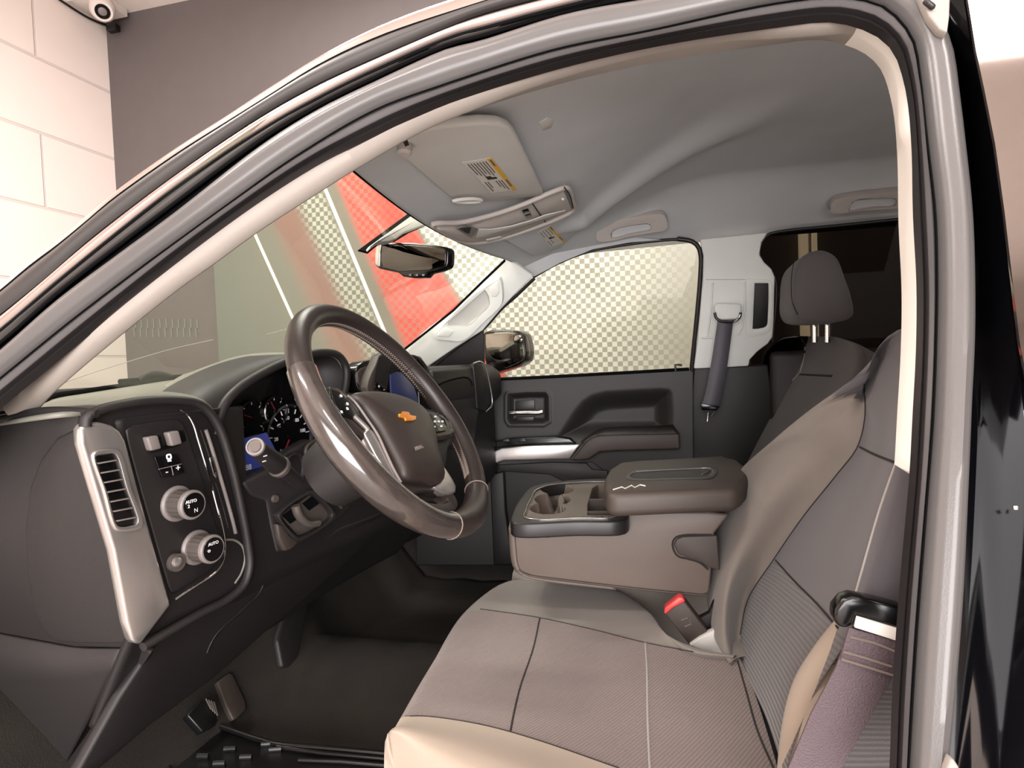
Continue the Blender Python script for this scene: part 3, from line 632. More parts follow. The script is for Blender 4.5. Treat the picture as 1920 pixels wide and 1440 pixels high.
# ================================================================== passenger door
pd = empty('passenger_door', (-.25, 1.65, .4), 'closed passenger door with black panel, silver strip and clear window', 'car door')
DQ = lambda o=0: (0, 1, .0, 1.60-o)
def inpoly(poly, x, y):
    """signed distance in the outline's units, positive inside"""
    ins = False; d = 1e9; n = len(poly)
    for i in range(n):
        x1, y1 = poly[i-1]; x2, y2 = poly[i]
        if (y1 > y) != (y2 > y) and x < (x2-x1)*(y-y1)/(y2-y1)+x1: ins = not ins
        L2 = (x2-x1)**2+(y2-y1)**2; t = max(0, min(1, ((x-x1)*(x2-x1)+(y-y1)*(y2-y1))/L2)); d = min(d, math.hypot(x-x1-t*(x2-x1), y-y1-t*(y2-y1)))
    return d if ins else -d
def grid_panel(name, u0, u1, v0, v1, nu, nv, pl, fn, m, parent, th=.02):
    bm = bmesh.new(); g = []
    for i in range(nv):
        row = []
        for j in range(nu):
            u = u0+(u1-u0)*j/(nu-1); v = v0+(v1-v0)*i/(nv-1); u, v, d = fn(u, v)
            q = P((u, v), pl); n = Vector(pl[:3]).normalized(); row.append(bm.verts.new(q+n*d))
        g.append(row)
    for i in range(nv-1):
        for j in range(nu-1): bm.faces.new((g[i][j], g[i][j+1], g[i+1][j+1], g[i+1][j]))
    bm.normal_update(); s = sum((CAM-x.calc_center_median()).dot(x.normal) for x in bm.faces)
    if s < 0: bmesh.ops.reverse_faces(bm, faces=bm.faces[:])
    me = bpy.data.meshes.new(name); bm.to_mesh(me); bm.free()
    for p in me.polygons: p.use_smooth = True
    o = link(name, me, m, parent); md = o.modifiers.new('s', 'SOLIDIFY'); md.thickness = th; md.offset = -1; return o
HOL = [(1036, 826), (1052, 800), (1072, 769), (1088, 750), (1106, 738), (1132, 731), (1180, 728), (1240, 725), (1258, 727), (1264, 738), (1266, 780), (1264, 812), (1240, 830), (1100, 832), (1060, 830)]
CUP = [(949, 742), (952, 737), (990, 734), (1024, 734), (1030, 742), (1031, 790), (1020, 797), (955, 797), (949, 788)]
def dfn(u, v):
    top = 712-.0512*(u-905) if u > 905 else 712
    v = top+(v-690)*(1060-top)/370
    d = .055*sst_(0, 42, inpoly(HOL, u, v))
    c = inpoly(CUP, u, v); d += .026*sst_(2, 13, c)-.004*sst_(-5, 0, c)*(1-sst_(0, 4, c))
    return u, v, d
def sst_(a, b, t): t = max(0, min(1, (t-a)/(b-a))); return t*t*(3-2*t)
grid_panel('door_panel', 780, 1300, 690, 1060, 260, 185, YP(1.60), dfn, M['dash'], pd)
plate('window_glass', [(905, 712), (905, 615), (942, 570), (1002, 518), (1050, 490), (1110, 466), (1180, 455), (1270, 446), (1306, 455), (1318, 480), (1312, 560), (1300, 692)], (0, 1, .25, 1.83), .004, M['sideg'], pd, 0)
tube('window_sill_seal', PL([(905, 712), (1000, 708), (1150, 700), (1292, 692)], YP(1.598)), .006, M['gap'], pd, n=10)
tube('lock_pin', PL([(1267, 696), (1266, 684), (1272, 684), (1279, 685)], YP(1.59)), .004, M['sealdark'], pd)
plate('lock_slider', [(966, 752), (1002, 749), (1003, 767), (966, 770)], DQ(-.022), .006, M['panel'], pd, .002)
h = tube('release_handle', PL([(955, 775), (985, 774), (1010, 774), (1018, 772)], DQ(.006)), .0085, M['chrome'], pd, n=16, flat=.7); h['label'] = 'chrome release lever'
plate('handle_foot', [(967, 781), (1002, 781), (1000, 790), (970, 791)], DQ(-.015), .006, M['panel'], pd, .002)
# sculpted hollow above the armrest
loft('armrest_shelf', [PL([(1088, 828), (1110, 812), (1130, 803), (1240, 798), (1262, 796)], DQ(.004)), PL([(1094, 832), (1116, 820), (1140, 815), (1240, 812), (1272, 811)], DQ(.055))], M['dash'], pd, n=24, thick=.006)
ar = plate('armrest_pad', [(1068, 863), (1085, 842), (1100, 824), (1115, 816), (1150, 813), (1274, 811), (1276, 843), (1160, 846), (1125, 848), (1112, 856), (1104, 862), (1085, 864)], DQ(.055), .05, M['boxd'], pd, .008, seg=3)
tube('armrest_seam', PL([(1074, 860), (1090, 840), (1103, 825), (1117, 818), (1150, 816), (1272, 814)], DQ(.0565)), .0014, M['seamd'], pd, n=40)
s = plate('trim_strip', [(893, 887), (900, 868), (918, 850), (940, 840), (985, 836), (1088, 833), (1068, 861), (990, 863), (945, 864), (926, 870), (914, 884)], DQ(.045), .03, M['silver'], pd, .005, seg=3); s['label'] = 'satin silver strip'
plate('switch_pad', [(885, 868), (905, 838), (925, 828), (960, 822), (1040, 818), (1068, 822), (1080, 833), (985, 834), (930, 840), (905, 858)], DQ(.04), .03, M['black'], pd, .004)
for u in (948, 979):
    plate('window_switch', [(u-7, 829), (u+8, 828), (u+6, 823), (u-4, 823)], DQ(.046), .006, M['panel'], pd, .0015)
plate('lower_pocket', [(922, 888), (940, 872), (1060, 868), (1110, 866), (1130, 880), (1150, 1050), (935, 1050)], DQ(.004), .006, M['dashdk'], pd, .002)
plate('pocket_lip', [(930, 872), (1035, 866), (1100, 868), (1110, 880), (1140, 882), (1140, 905), (1060, 905), (1030, 890), (940, 884)], DQ(.01), .01, M['dash'], pd, .004)
plate('speaker_trim', [(918, 890), (944, 884), (948, 960), (955, 1010), (975, 1060), (925, 1060)], DQ(.03), .02, M['dashdk'], pd, .006)
# ================================================================== door mirror outside
sm = empty('door_mirror', P((945, 655), YP(1.86)), 'black door mirror with round blind spot lens outside passenger window', 'mirror')
MP = lambda o=0: (.22, 1, 0, 1.86-.64*.22-o)
def mo(*a): return [(800+x/4.646, 430+y/4.646) for x, y in a]
plate('mirror_housing', mo((490, 900), (560, 876), (680, 872), (790, 885), (838, 910), (860, 1000), (868, 1080), (855, 1150), (790, 1195), (690, 1225), (560, 1265), (530, 1230), (500, 1130)), MP(), .09, M['black'], sm, .01, seg=3)
g_ = plate('mirror_glass', mo((512, 915), (600, 900), (700, 897), (790, 905), (822, 925), (840, 1010), (848, 1080), (836, 1140), (780, 1170), (690, 1208), (600, 1150), (530, 1080), (512, 1000)), MP(.006), .006, M['mirror'], sm, .002)
c_ = P(mo((800, 958))[0], MP(.012))
lathe('blind_spot_mirror', [(0, .020), (.004, .019), (.007, .012), (.0078, .004)], c_, (-.22, -1, 0), M['mirror'], sm)
lathe('blind_spot_rim', [(-.002, .024), (.003, .024), (.003, .0195)], c_, (-.22, -1, 0), M['black'], sm)
tube('mirror_arm', [P((925, 690), MP(-.03)), P((912, 704), YP(1.72))], .03, M['black'], sm, n=6)
# ================================================================== things on the headliner
def onhead(px, lift=.0): return drape(headl, [px, (px[0]+.5, px[1])], lift, 2)[0]
def grab(name_lab, A_, slot, o=0.0):
    c = [sum(x)/len(A_) for x in zip(*A_)]; loc = P(c, (0, 1, 0, 1.50))
    g = empty('roof_grab_handle', loc, name_lab, 'grab handle', 'roof grab handles')
    ring('handle_frame', A_, slot, (0, 1, .9, 1.405-o+.9*1.30), .025, M['ohc'], g, .005, n=64, seg=3)
    plate('handle_recess', slot, (0, 1, .9, 1.423-o+.9*1.30), .004, M['head'], g, 0)
    return g
grab('grey roof grab handle over the front passenger window', o=.035, A_=[(1120, 452), (1119, 436), (1126, 424), (1150, 416), (1200, 406), (1238, 402), (1247, 406), (1252, 424), (1248, 432), (1222, 437), (1180, 444), (1140, 453)], slot=[(1146, 447), (1148, 434), (1160, 428), (1190, 422), (1216, 420), (1221, 424), (1220, 432), (1212, 435), (1180, 441), (1156, 448)])
grab('grey roof grab handle over the rear passenger window', [(1560, 400), (1558, 386), (1566, 376), (1600, 368), (1700, 358), (1745, 354), (1753, 360), (1755, 380), (1745, 388), (1700, 390), (1620, 395)], [(1592, 398), (1595, 384), (1603, 376), (1640, 372), (1670, 371), (1681, 374), (1680, 386), (1674, 389), (1640, 391), (1606, 396)])
def printed(parent, corners, pl, nlines):
    """sticker: paper, yellow head strip and rows of small print; corners a (text start) b c d around"""
    A_, B_, C_, D_ = [P(c, pl) for c in corners]
    def q(s, t): return A_.lerp(B_, s).lerp(D_.lerp(C_, s), t)
    def quad(name, s0, s1, t0, t1, o, m):
        pl2 = (pl[0], pl[1], pl[2], 0); n = Vector(pl[:3]).normalized()
        if n.dot(CAM-A_) < 0: n = -n
        V = [q(s0, t0)+n*o, q(s1, t0)+n*o, q(s1, t1)+n*o, q(s0, t1)+n*o]
        return solid(name, V, pl, -.0003 if False else .0003, m, lab_, 0)
    n = Vector(pl[:3]).normalized()
    if n.dot(CAM-A_) < 0: n = -n
    lab_ = solid('warning_label', [v+n*.0008 for v in (A_, B_, C_, D_)], pl, .0006, M['paper'], parent, 0)
    quad('label_heading', .0, 1, .84, 1, .0012, M['yellow'])
    for i in range(nlines):
        t = .1+.62*i/(nlines-1); e = .38+.08*((i*7) % 3)/2
        quad('printed_line', .06, e, t, t+.045, .0012, M['ink'])
        if i not in (2, 3): quad('printed_line', .62, .95-.06*((i*5) % 3), t, t+.045, .0012, M['ink'])
    quad('pictogram', .46, .56, .3, .5, .0012, M['seamd']); quad('pictogram', .5, .56, .5, .66, .0012, M['seamd'])
    quad('heading_print', .04, .2, .89, .96, .0015, M['ink']); quad('heading_print', .62, .84, .89, .96, .0015, M['ink'])
# driver's sun visor
vz = (-.22, -.02, 1, 1.19+.11-.022)
dv = empty('sun_visor', P((880, 300), vz), 'large grey sun visor with yellow headed label above steering wheel', 'sun visor', 'sun visors')
def zv(*a): return [(660+x/3.692, 200+y/3.692) for x, y in a]
plate('visor_board', zv((318, 290), (330, 262), (400, 200), (520, 160), (700, 135), (900, 118), (1020, 122), (1090, 150), (1130, 190), (1320, 580), (1325, 610), (1290, 625), (1000, 655), (720, 652), (690, 645), (330, 335)), vz, .018, M['visor'], dv, .007, seg=4)
lathe('pivot', [(0, .012), (.012, .012), (.016, .008)], P(zv((365, 270))[0], vz)+Vector((0, 0, .0)), (0, -.2, -1), M['ohc'], dv)
plate('pivot_opening', zv((352, 240), (382, 228), (398, 268), (368, 280)), (vz[0], vz[1], vz[2], vz[3]-.018), .002, M['seamd'], dv, .001)
tube('visor_clip', [P(p, (vz[0], vz[1], vz[2], vz[3]-.012)) for p in zv((705, 652), (780, 640), (860, 640), (900, 650), (850, 660), (760, 662))], .004, M['visor'], dv, n=24, closed=True)
printed(dv, zv((762, 384), (965, 594), (1140, 574), (962, 352)), (vz[0], vz[1], vz[2], vz[3]-.001), 7)
# passenger visor
pz = (-.40, 0, 1, 1.19+.20-.028)
pv = empty('sun_visor', P((1020, 450), pz), 'smaller dark grey sun visor beyond the roof console', 'sun visor', 'sun visors')
plate('visor_board', zv((1060, 925), (1250, 1038), (1330, 1022), (1500, 960), (1580, 910), (1590, 880), (1500, 765), (1400, 760)), pz, .016, M['head'], pv, .006, seg=3)
printed(pv, zv((1285, 868), (1375, 972), (1480, 935), (1372, 822)), (pz[0], pz[1], pz[2], pz[3]-.001), 4)
# overhead console
oz = lambda o=0: (-.36, 0, 1, 1.19+.18-.035-o)
oc = empty('roof_console', P((1000, 400), oz()), 'long beige grey roof console with switches between the visors', 'roof console')
loft('console_body', [[P(p, SP(.0)) for p in zv((520, 820), (700, 800), (1000, 735), (1300, 620), (1500, 515))], [P(p, oz(.0)) for p in zv((560, 812), (760, 800), (1010, 740), (1300, 632), (1460, 560))],
      [P(p, oz(.012)) for p in zv((600, 850), (760, 870), (1010, 820), (1300, 720), (1490, 640))], [P(p, oz(.01)) for p in zv((700, 915), (800, 938), (1050, 900), (1320, 800), (1520, 710))], [P(p, SP(.0)) for p in zv((740, 935), (860, 945), (1080, 925), (1340, 830), (1560, 700))]], M['ohc'], oc, n=40, sub=4, thick=.002)
tube('console_rim', [P(p, oz(.004)) for p in zv((560, 812), (640, 870), (740, 925), (850, 943), (1000, 920), (1200, 858), (1400, 785), (1530, 720), (1525, 650), (1480, 560), (1400, 585), (1200, 670), (1010, 738), (760, 800))], .006, M['ohc'], oc, n=90, closed=True)
plate('map_light_well', zv((720, 845), (770, 830), (830, 835), (870, 850), (830, 915), (790, 890)), oz(.014), .003, M['greyknob'], oc, .001)
plate('map_light_lens', zv((745, 848), (800, 838), (826, 842), (812, 880), (790, 874)), oz(.016), .002, M['seamd'], oc, .0005)
plate('console_scoop', zv((880, 850), (960, 852), (1100, 830), (1240, 790), (1340, 752), (1480, 720), (1400, 765), (1200, 832), (1050, 880), (940, 905), (860, 910)), oz(.019), .003, M['visor'], oc, .001)
plate('switch_button', zv((780, 808), (890, 788), (905, 798), (800, 824)), oz(.008), .004, M['visor'], oc, .001)
plate('switch_button', zv((930, 925), (1030, 902), (1050, 908), (940, 938)), oz(.013), .004, M['visor'], oc, .001)
for s_ in ([(1180, 726), (1222, 714), (1236, 738), (1196, 752)], [(1196, 752), (1236, 740), (1248, 762), (1212, 774)]):
    plate('microphone_switch', zv(*s_), oz(.014), .004, M['black'], oc, .001)
tube('compartment_gap', [P(p, oz(.013)) for p in zv((1250, 672), (1290, 730), (1340, 800))], .0015, M['seamd'], oc)
tube('compartment_gap', [P(p, oz(.010)) for p in zv((1470, 558), (1510, 620), (1530, 700))], .0015, M['seamd'], oc, n=10)
lathe('release_dot', [(0, .004), (.002, .003)], P(zv((1460, 640))[0], oz(.012)), (0, -.3, -1), M['white'], oc)
# ================================================================== rear view mirror
rm = empty('rear_view_mirror', P((770, 487), YP(.74)), 'black rear view mirror hanging from bracket on windscreen', 'mirror')
def ms(*a): return [(660+x/3.692, 200+y/3.692) for x, y in a]
plate('mirror_housing', ms((190, 945), (300, 940), (400, 940), (560, 955), (650, 972), (668, 990), (665, 1080), (655, 1112), (600, 1135), (520, 1155), (505, 1180), (430, 1186), (350, 1176), (318, 1150), (250, 1135), (190, 1122), (160, 1105), (156, 1040), (165, 975)), (.25, 1, 0, .74-.15), .03, M['black'], rm, .006, seg=3)
c = plate('side_cap', ms((165, 965), (190, 950), (205, 955), (195, 1010), (190, 1108), (175, 1110), (158, 1085), (158, 1020)), (.25, 1, 0, .74-.155), .02, M['silver'], rm, .003); c['label'] = 'silver edge of the housing'
plate('mirror_glass', ms((208, 962), (400, 958), (560, 972), (640, 986), (650, 1000), (646, 1085), (636, 1102), (530, 1132), (320, 1140), (215, 1112), (200, 1060), (204, 1000)), (.25, 1, 0, .74-.153), .002, M['dimmirror'], rm, .001)
for x_ in (402, 448, 492): plate('mirror_button', ms((x_-9, 1160), (x_+9, 1158), (x_+7, 1172), (x_-7, 1173)), (.25, 1, 0, .74-.154), .002, M['greyknob'], rm, .0005)
RB = (1, 0, .9, -.62+.9*1.15)
plate('mirror_bracket', ms((425, 735), (380, 745), (45, 990), (115, 1010), (200, 940), (300, 930), (400, 870), (522, 818), (480, 812)), RB, .004, M['gap'], rm, .001)
plate('bracket_cover', ms((415, 752), (120, 965), (128, 978), (185, 935), (260, 930), (300, 915), (365, 865), (490, 820), (520, 812), (470, 770)), (RB[0], RB[1], RB[2], RB[3]+.014), .012, M['visor'], rm, .003)
tube('mirror_stem', [P((716, 452), RB), P((722, 458), (.25, 1, 0, .62)), P((740, 475), (.25, 1, 0, .61))], .008, M['black'], rm, n=8)
# ================================================================== dashboard
db = empty('dashboard', (-.95, .8, .55), 'dark dashboard with silver side bezel, gauges, vents and blue screen', 'dashboard')
def xf(y): return -.85+.16*y
def sst(a, b, t): t = max(0, min(1, (t-a)/(b-a))); return t*t*(3-2*t)
bm = bmesh.new(); g = []; nz, ny = 60, 110
for i in range(nz):
    row = []
    for j in range(ny):
        y = .12+1.44*j/(ny-1); x = xf(y); z = .29+(.495+.05*sst(.75, .95, y))*i/(nz-1)
        r = sst(.36, .39, y)*(1-sst(.80, .84, y))*sst(.62, .68, z)
        x -= .16*r; x -= max(0, .44-z)*(.55+.3*sst(.3, .9, y)); x -= .05*sst(.79, .84, z)**2
        x -= .05*sst(1.05, 1.12, y)*(1-sst(.70, .74, z))*.6
        row.append(bm.verts.new((x-.004, y, z)))
    g.append(row)
for i in range(nz-1):
    for j in range(ny-1): bm.faces.new((g[i][j], g[i][j+1], g[i+1][j+1], g[i+1][j]))
me = bpy.data.meshes.new('dash_face'); bm.to_mesh(me); bm.free()
for p in me.polygons: p.use_smooth = True
me.set_sharp_from_angle(angle=math.radians(50))
dface = link('dash_face', me, M['dashdk'], db); md = dface.modifiers.new('s', 'SOLIDIFY'); md.thickness = .012; md.offset = 1
# top pad
lip = PL([(40, 783), (110, 773), (180, 767), (240, 752), (330, 746), (385, 756), (405, 772)], DP(.0))
lip[0] = P((-20, 792), YP(.09))
bbp = [P((20, 790), YP(.12))]+bb
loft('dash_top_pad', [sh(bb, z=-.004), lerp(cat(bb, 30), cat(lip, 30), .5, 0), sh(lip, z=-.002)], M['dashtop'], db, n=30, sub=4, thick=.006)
arch = PL([(402, 815), (408, 785), (420, 755), (445, 728), (490, 699), (545, 674), (600, 661), (632, 667), (646, 688), (646, 720), (640, 745)], DP(.0))
arch2 = PL([(300, 760), (330, 713), (365, 695), (400, 682), (440, 669), (485, 662), (540, 661), (600, 664), (640, 672), (660, 690), (668, 720)], XP(-1.0))
arch3 = PL([(240, 775), (262, 746), (290, 733), (330, 716), (400, 690), (480, 672), (560, 669), (620, 672), (660, 680), (680, 690), (690, 720)], XP(-1.25))
arch2[0] = P((340, 770), XP(-1.0)); 
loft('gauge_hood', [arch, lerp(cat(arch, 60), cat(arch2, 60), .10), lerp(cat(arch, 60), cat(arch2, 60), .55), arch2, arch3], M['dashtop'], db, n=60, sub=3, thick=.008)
tube('hood_rim', [Vector(v)+Vector((.004, 0, 0)) for v in arch], .009, M['dash'], db, n=60)
loft('hood_inner', [sh(arch, x=-.004), [v+Vector((-.17, 0, 0)) for v in arch]], M['dashdk'], db, n=50, thick=.004)
loft('dash_top_pad', [[Vector((-1.28, y, .810)) for y in (.96, 1.1, 1.3, 1.56)], [Vector((xf(y)-.16, y, .842)) for y in (.96, 1.1, 1.3, 1.56)], [Vector((xf(y)-.06, y, .836)) for y in (.96, 1.1, 1.3, 1.56)], [Vector((xf(y)-.02, y, .815)) for y in (.96, 1.1, 1.3, 1.56)]], M['dashtop2'] if 'dashtop2' in M else M['dash'], db, n=20, sub=3, thick=.006)
# end of the dashboard beside the door
EC = lambda o=0: (0, 1, .195, .235-o)
plate('end_cap', [(-160, 815), (0, 793), (60, 779), (110, 775), (165, 776), (172, 788), (152, 803), (150, 830), (187, 947), (213, 1033), (240, 1180), (262, 1212), (235, 1216), (140, 1214), (85, 1204), (0, 1188), (-160, 1150)], EC(0), .05, M['dash'], db, .004)
plate('fuse_cover', [(149, 806), (138, 806), (105, 822), (75, 862), (55, 915), (46, 990), (50, 1080), (64, 1150), (84, 1192), (105, 1203), (150, 1207), (236, 1208), (232, 1180), (210, 1060), (185, 960), (150, 838)], EC(.006), .012, M['dashdk2'] if 'dashdk2' in M else M['dash'], db, .004, seg=3)
tube('end_cap_lip', [P(p, EC(.004)) for p in [(-150, 806), (0, 786), (55, 774), (110, 770), (160, 772), (182, 776)]], .0065, M['dash'], db, n=24, flat=.8)
loft('lower_end_trim', [PL([(-160, 1160), (0, 1192), (85, 1208), (140, 1217), (235, 1219)], EC(.002)), PL([(-160, 1700), (-60, 1640), (40, 1560), (80, 1500), (118, 1440)], (0, 1, .195, .235))], M['dash'], db, n=24, sub=6, thick=.01)
loft('knee_panel_edge', [PL([(237, 1217), (215, 1275), (180, 1350), (118, 1440), (70, 1520)], (0, 1, .195, .235)), PL([(288, 1216), (262, 1255), (224, 1308), (190, 1380), (151, 1440), (110, 1520)], (0, 1, .195, .226)), PL([(290, 1217), (268, 1255), (232, 1310), (198, 1382), (160, 1445), (120, 1520)], (0, 1, .195, .243))], M['dash'], db, n=30, sub=2, thick=.006)
plate('knee_panel', [(262, 1214), (320, 1178), (400, 1138), (462, 1108), (500, 1075), (560, 1040), (640, 990), (720, 960), (700, 1010), (640, 1065), (574, 1122), (500, 1185), (428, 1250), (399, 1275), (282, 1362), (191, 1440), (100, 1520), (150, 1440), (224, 1308), (286, 1218)], (1, -.16, -.25, -.85-.25*.43), .02, M['knee'] if 'knee' in M else M['dashdk'], db, .006)
tube('knee_crease', PL([(495, 1075), (494, 1095), (484, 1115), (465, 1133), (436, 1160), (410, 1184), (396, 1205), (388, 1224)], (1, -.16, -.25, -.85-.25*.43+.002)), .0014, M['dashdk'], db, n=30)
# surround of the switch panel, thick C shaped lip
plate('panel_surround', [(158, 778), (250, 757), (330, 751), (372, 760), (396, 785), (414, 840), (434, 920), (450, 1000), (462, 1060), (452, 1092), (400, 1122), (325, 1168), (262, 1210), (244, 1190), (215, 1035), (152, 815)], DP(.003), .015, M['dash'], db, .003)
lp = PL([(160, 800), (164, 780), (240, 756), (330, 750), (374, 758), (398, 780), (416, 815), (434, 875), (450, 945), (464, 1020), (468, 1060), (458, 1095), (425, 1125), (380, 1148), (320, 1182), (268, 1213)], DP(.018))
tube('surround_lip', lp, .0092, M['dash'], db, n=80, flat=.8, seg=14)
bz = plate('silver_bezel', [(151, 806), (156, 796), (166, 792), (190, 792), (210, 797), (226, 808), (236, 826), (242, 848), (262, 925), (290, 1025), (319, 1126), (321, 1135), (300, 1162), (266, 1207), (256, 1208), (248, 1200), (238, 1168), (213, 1033), (187, 947), (153, 833)], DP(.022), .02, M['silver'], db, .005, seg=3); bz['label'] = 'satin silver bezel'
vring = [(176, 852), (182, 846), (218, 843), (227, 850), (247, 915), (269, 980), (266, 990), (228, 997), (218, 992), (196, 920)]
vin = [(179, 857), (186, 852), (214, 850), (220, 855), (238, 915), (259, 976), (257, 983), (226, 988), (219, 984), (202, 925)]
vent = plate('air_vent', [(178, 855), (217, 849), (261, 982), (220, 991)], DP(.023), .002, M['black'], db, .0005)
ring('vent_frame', vring, vin, DP(.027), .01, M['silver'], vent, .0015, n=60)
for k in range(7):
    t = (k+.6)/7; a = Vector((181, 858)).lerp(Vector((222, 984)), t); b_ = Vector((216, 852)).lerp(Vector((258, 977)), t)
    plate('vent_slat', [(a.x, a.y-1), (b_.x, b_.y-1), (b_.x, b_.y+1.6), (a.x, a.y+1.6)], DP(.027), .006, M['greyknob'], vent, .0004)
sp_ = plate('switch_panel', [(236, 806), (250, 797), (300, 790), (332, 786), (344, 793), (352, 812), (368, 862), (390, 930), (410, 1000), (415, 1035), (408, 1058), (392, 1073), (330, 1112), (322, 1112), (316, 1100), (290, 1010), (262, 912), (240, 830)], DP(.012), .012, M['panel'], db, .003)
tube('chrome_line', PL([(336, 770), (350, 776), (362, 794), (372, 826), (386, 872), (404, 938), (419, 1000), (422, 1030), (418, 1052), (404, 1073), (370, 1096), (328, 1124)], DP(.0265)), .0018, M['chrome'], db, n=70, seg=6)
plate('side_vent_slot', [(370, 803), (379, 798), (386, 812), (408, 890), (434, 975), (436, 994), (428, 1003), (420, 990), (398, 900)], DP(.008), .004, M['black'], db, .001)
for q, r_, mm in (([(386, 806), (394, 830), (412, 890), (436, 975), (442, 1000)], .0035, 'greyknob'), ([(376, 806), (392, 855), (402, 888)], .0012, 'dash'), ([(404, 905), (418, 950), (428, 990)], .0012, 'dash')):
    tube('vent_vane', PL(q, DP(.012)), r_, M[mm], db, n=16, seg=8)
plate('vent_tab', [(393, 859), (398, 857), (408, 890), (405, 897), (401, 890)], DP(.017), .004, M['chrome'], db, .0005)
tube('cubby_outline', PL([(424, 1012), (440, 1013), (454, 1024), (459, 1048), (452, 1075), (440, 1094)], DP(.008)), .0022, M['dashtop'], db, n=24)
# switches, buttons and knobs
XA = Vector((1, -.16, 0)).normalized()
for i, (u, v) in enumerate([(291, 833), (330, 824)]):
    r_ = plate('rocker_switch', [(u-15, v-13), (u+6, v-17), (u+13, v+8), (u-7, v+13)], DP(.026), .014, M['greyknob'], sp_, .003, seg=3)
plate('rocker_base', [(274, 822), (345, 806), (350, 826), (330, 838), (300, 846), (282, 850)], DP(.0135), .002, M['black'], sp_, .0005)
bt = plate('trailer_brake_buttons', [(290, 857), (334, 851), (347, 886), (304, 896)], DP(.017), .004, M['black'], sp_, .001)
tube('button_gap', PL([(297, 880), (340, 870)], DP(.0175)), .0007, M['greyknob'], bt, seg=5)
tube('button_gap', PL([(321, 873), (325, 891)], DP(.0175)), .0007, M['greyknob'], bt, seg=5)
text('minus_mark', '-', P((313, 884), DP(.0178)), .016, (0, 1, 0), XA, M['white'], bt)
text('plus_mark', '+', P((334, 878), DP(.0178)), .016, (0, 1, 0), XA, M['white'], bt)
for q in ([(312, 853), (320, 851), (321, 860), (313, 862)],): ring('trailer_mark', [(312, 853), (320, 851), (322, 860), (314, 862)], [(314.5, 855), (318.5, 854), (319.5, 858), (316, 859)], DP(.0178), .0006, M['white'], bt, 0, n=24)
plate('trailer_mark', [(314, 863), (321, 862), (322, 865), (315, 866)], DP(.0178), .0006, M['white'], bt, 0)
def knob(u, v, marks):
    c = P((u, v), DP(.013)); k_ = lathe('control_knob', [(0, .030), (.003, .030), (.006, .027)], c, XA, M['greyknob'], sp_, seg=40)
    lathe('knob_grip', [(.004, .0235), (.034, .0225)], c, XA, M['knob'], k_, seg=40, flute=.05)
    lathe('knob_rim', [(.033, .0245), (.039, .0245), (.041, .0225), (.0412, .020)], c, XA, M['greyknob'], k_, seg=40)
    lathe('knob_face', [(.0405, .0205), (.0416, .0200)], c, XA, M['black'], k_, seg=40)
    for s_, dy, dz, sz in marks:
        text('knob_marking', s_, c+XA*.0417+Vector((0, dy, dz)), sz, (0, 1, 0), XA, M['white'], k_)
knob(331, 944, [('AUTO', -.006, .007, .0075), ('2', -.012, .000, .008), ('4', .004, .012, .006), ('H', .012, .008, .008), ('N', .003, -.010, .010)])
knob(368, 1026, [('AUTO', .0, .010, .0075), ('=', .012, .008, .009), ('o', -.011, .001, .010), ('D', .004, .0, .010), ('o', .006, -.012, .010)])
c = P((327, 1054), DP(.013)); dl = lathe('dimmer_dial', [(0, .015), (.009, .0145)], c, XA, M['knob'], sp_, seg=36, flute=.03)
lathe('dial_cap', [(.006, .009), (.012, .008), (.013, .006)], c-Vector((0, .003, -.002)), XA, M['silver'], dl)
# gauges in the hood
CL = lambda o=0: DP(-.10+o)
cl = plate('gauge_cluster', [(396, 742), (440, 700), (520, 676), (625, 672), (640, 740), (625, 850), (560, 880), (420, 900), (395, 860)], CL(0), .01, M['black'], db, .001)
def gauge(u, v, r, marks, needle, a0=220, a1=-40):
    c = P((u, v), CL(.003)); gg = lathe('gauge', [(0, r), (.010, r), (.012, r*.94), (.004, r*.9), (.004, r*.5), (.004, .001)], c, XA, [M['black'], M['dkchrome']], cl, seg=48, mats=[0, 1, 1, 0, 0, 0])
    Y_ = Vector((.16, 1, 0)).normalized(); Z_ = Vector((0, 0, 1))
    for i in range(marks):
        a = math.radians(a0+(a1-a0)*i/(marks-1)); d = Y_*math.cos(a)+Z_*math.sin(a)
        tube('gauge_tick', [c+XA*.0052+d*r*.72, c+XA*.0052+d*r*.86], r*.016, M['white'], gg, seg=5)
    a = math.radians(needle); d = Y_*math.cos(a)+Z_*math.sin(a)
    tube('gauge_needle', [c+XA*.0085, c+XA*.0085+d*r*.75], r*.03, M['needle'], gg, seg=6)
    lathe('needle_cap', [(.005, r*.14), (.011, r*.12)], c, XA, M['black'], gg, seg=20)
    return gg, c, Y_, Z_
gauge(424, 800, .044, 9, 200); gauge(470, 784, .040, 7, 160); gauge(512, 772, .036, 7, 120)
gg, c, Y_, Z_ = gauge(540, 818, .075, 13, 235)
for i, n_ in enumerate(['0', '20', '40', '60', '80', '100', '120']):
    a = math.radians(225-270*i/6*.95); text('speed_number', n_, c+XA*.006+(Y_*math.cos(a)+Z_*math.sin(a))*.043, .012, Y_, XA, M['white'], gg)
bs = plate('blue_display', [(424, 832), (500, 811), (528, 866), (446, 894)], CL(.060), .004, M['blue'], db, .0005); bs['label'] = 'small blue lit display'
plate('display_frame', [(426, 828), (484, 812), (530, 860), (520, 880), (450, 902), (440, 890)], CL(.042), .02, M['black'], db, .003)
text('display_reading', '8888', P((460, 878), CL(.0612)), .016, Y_, XA, M['white'], bs)
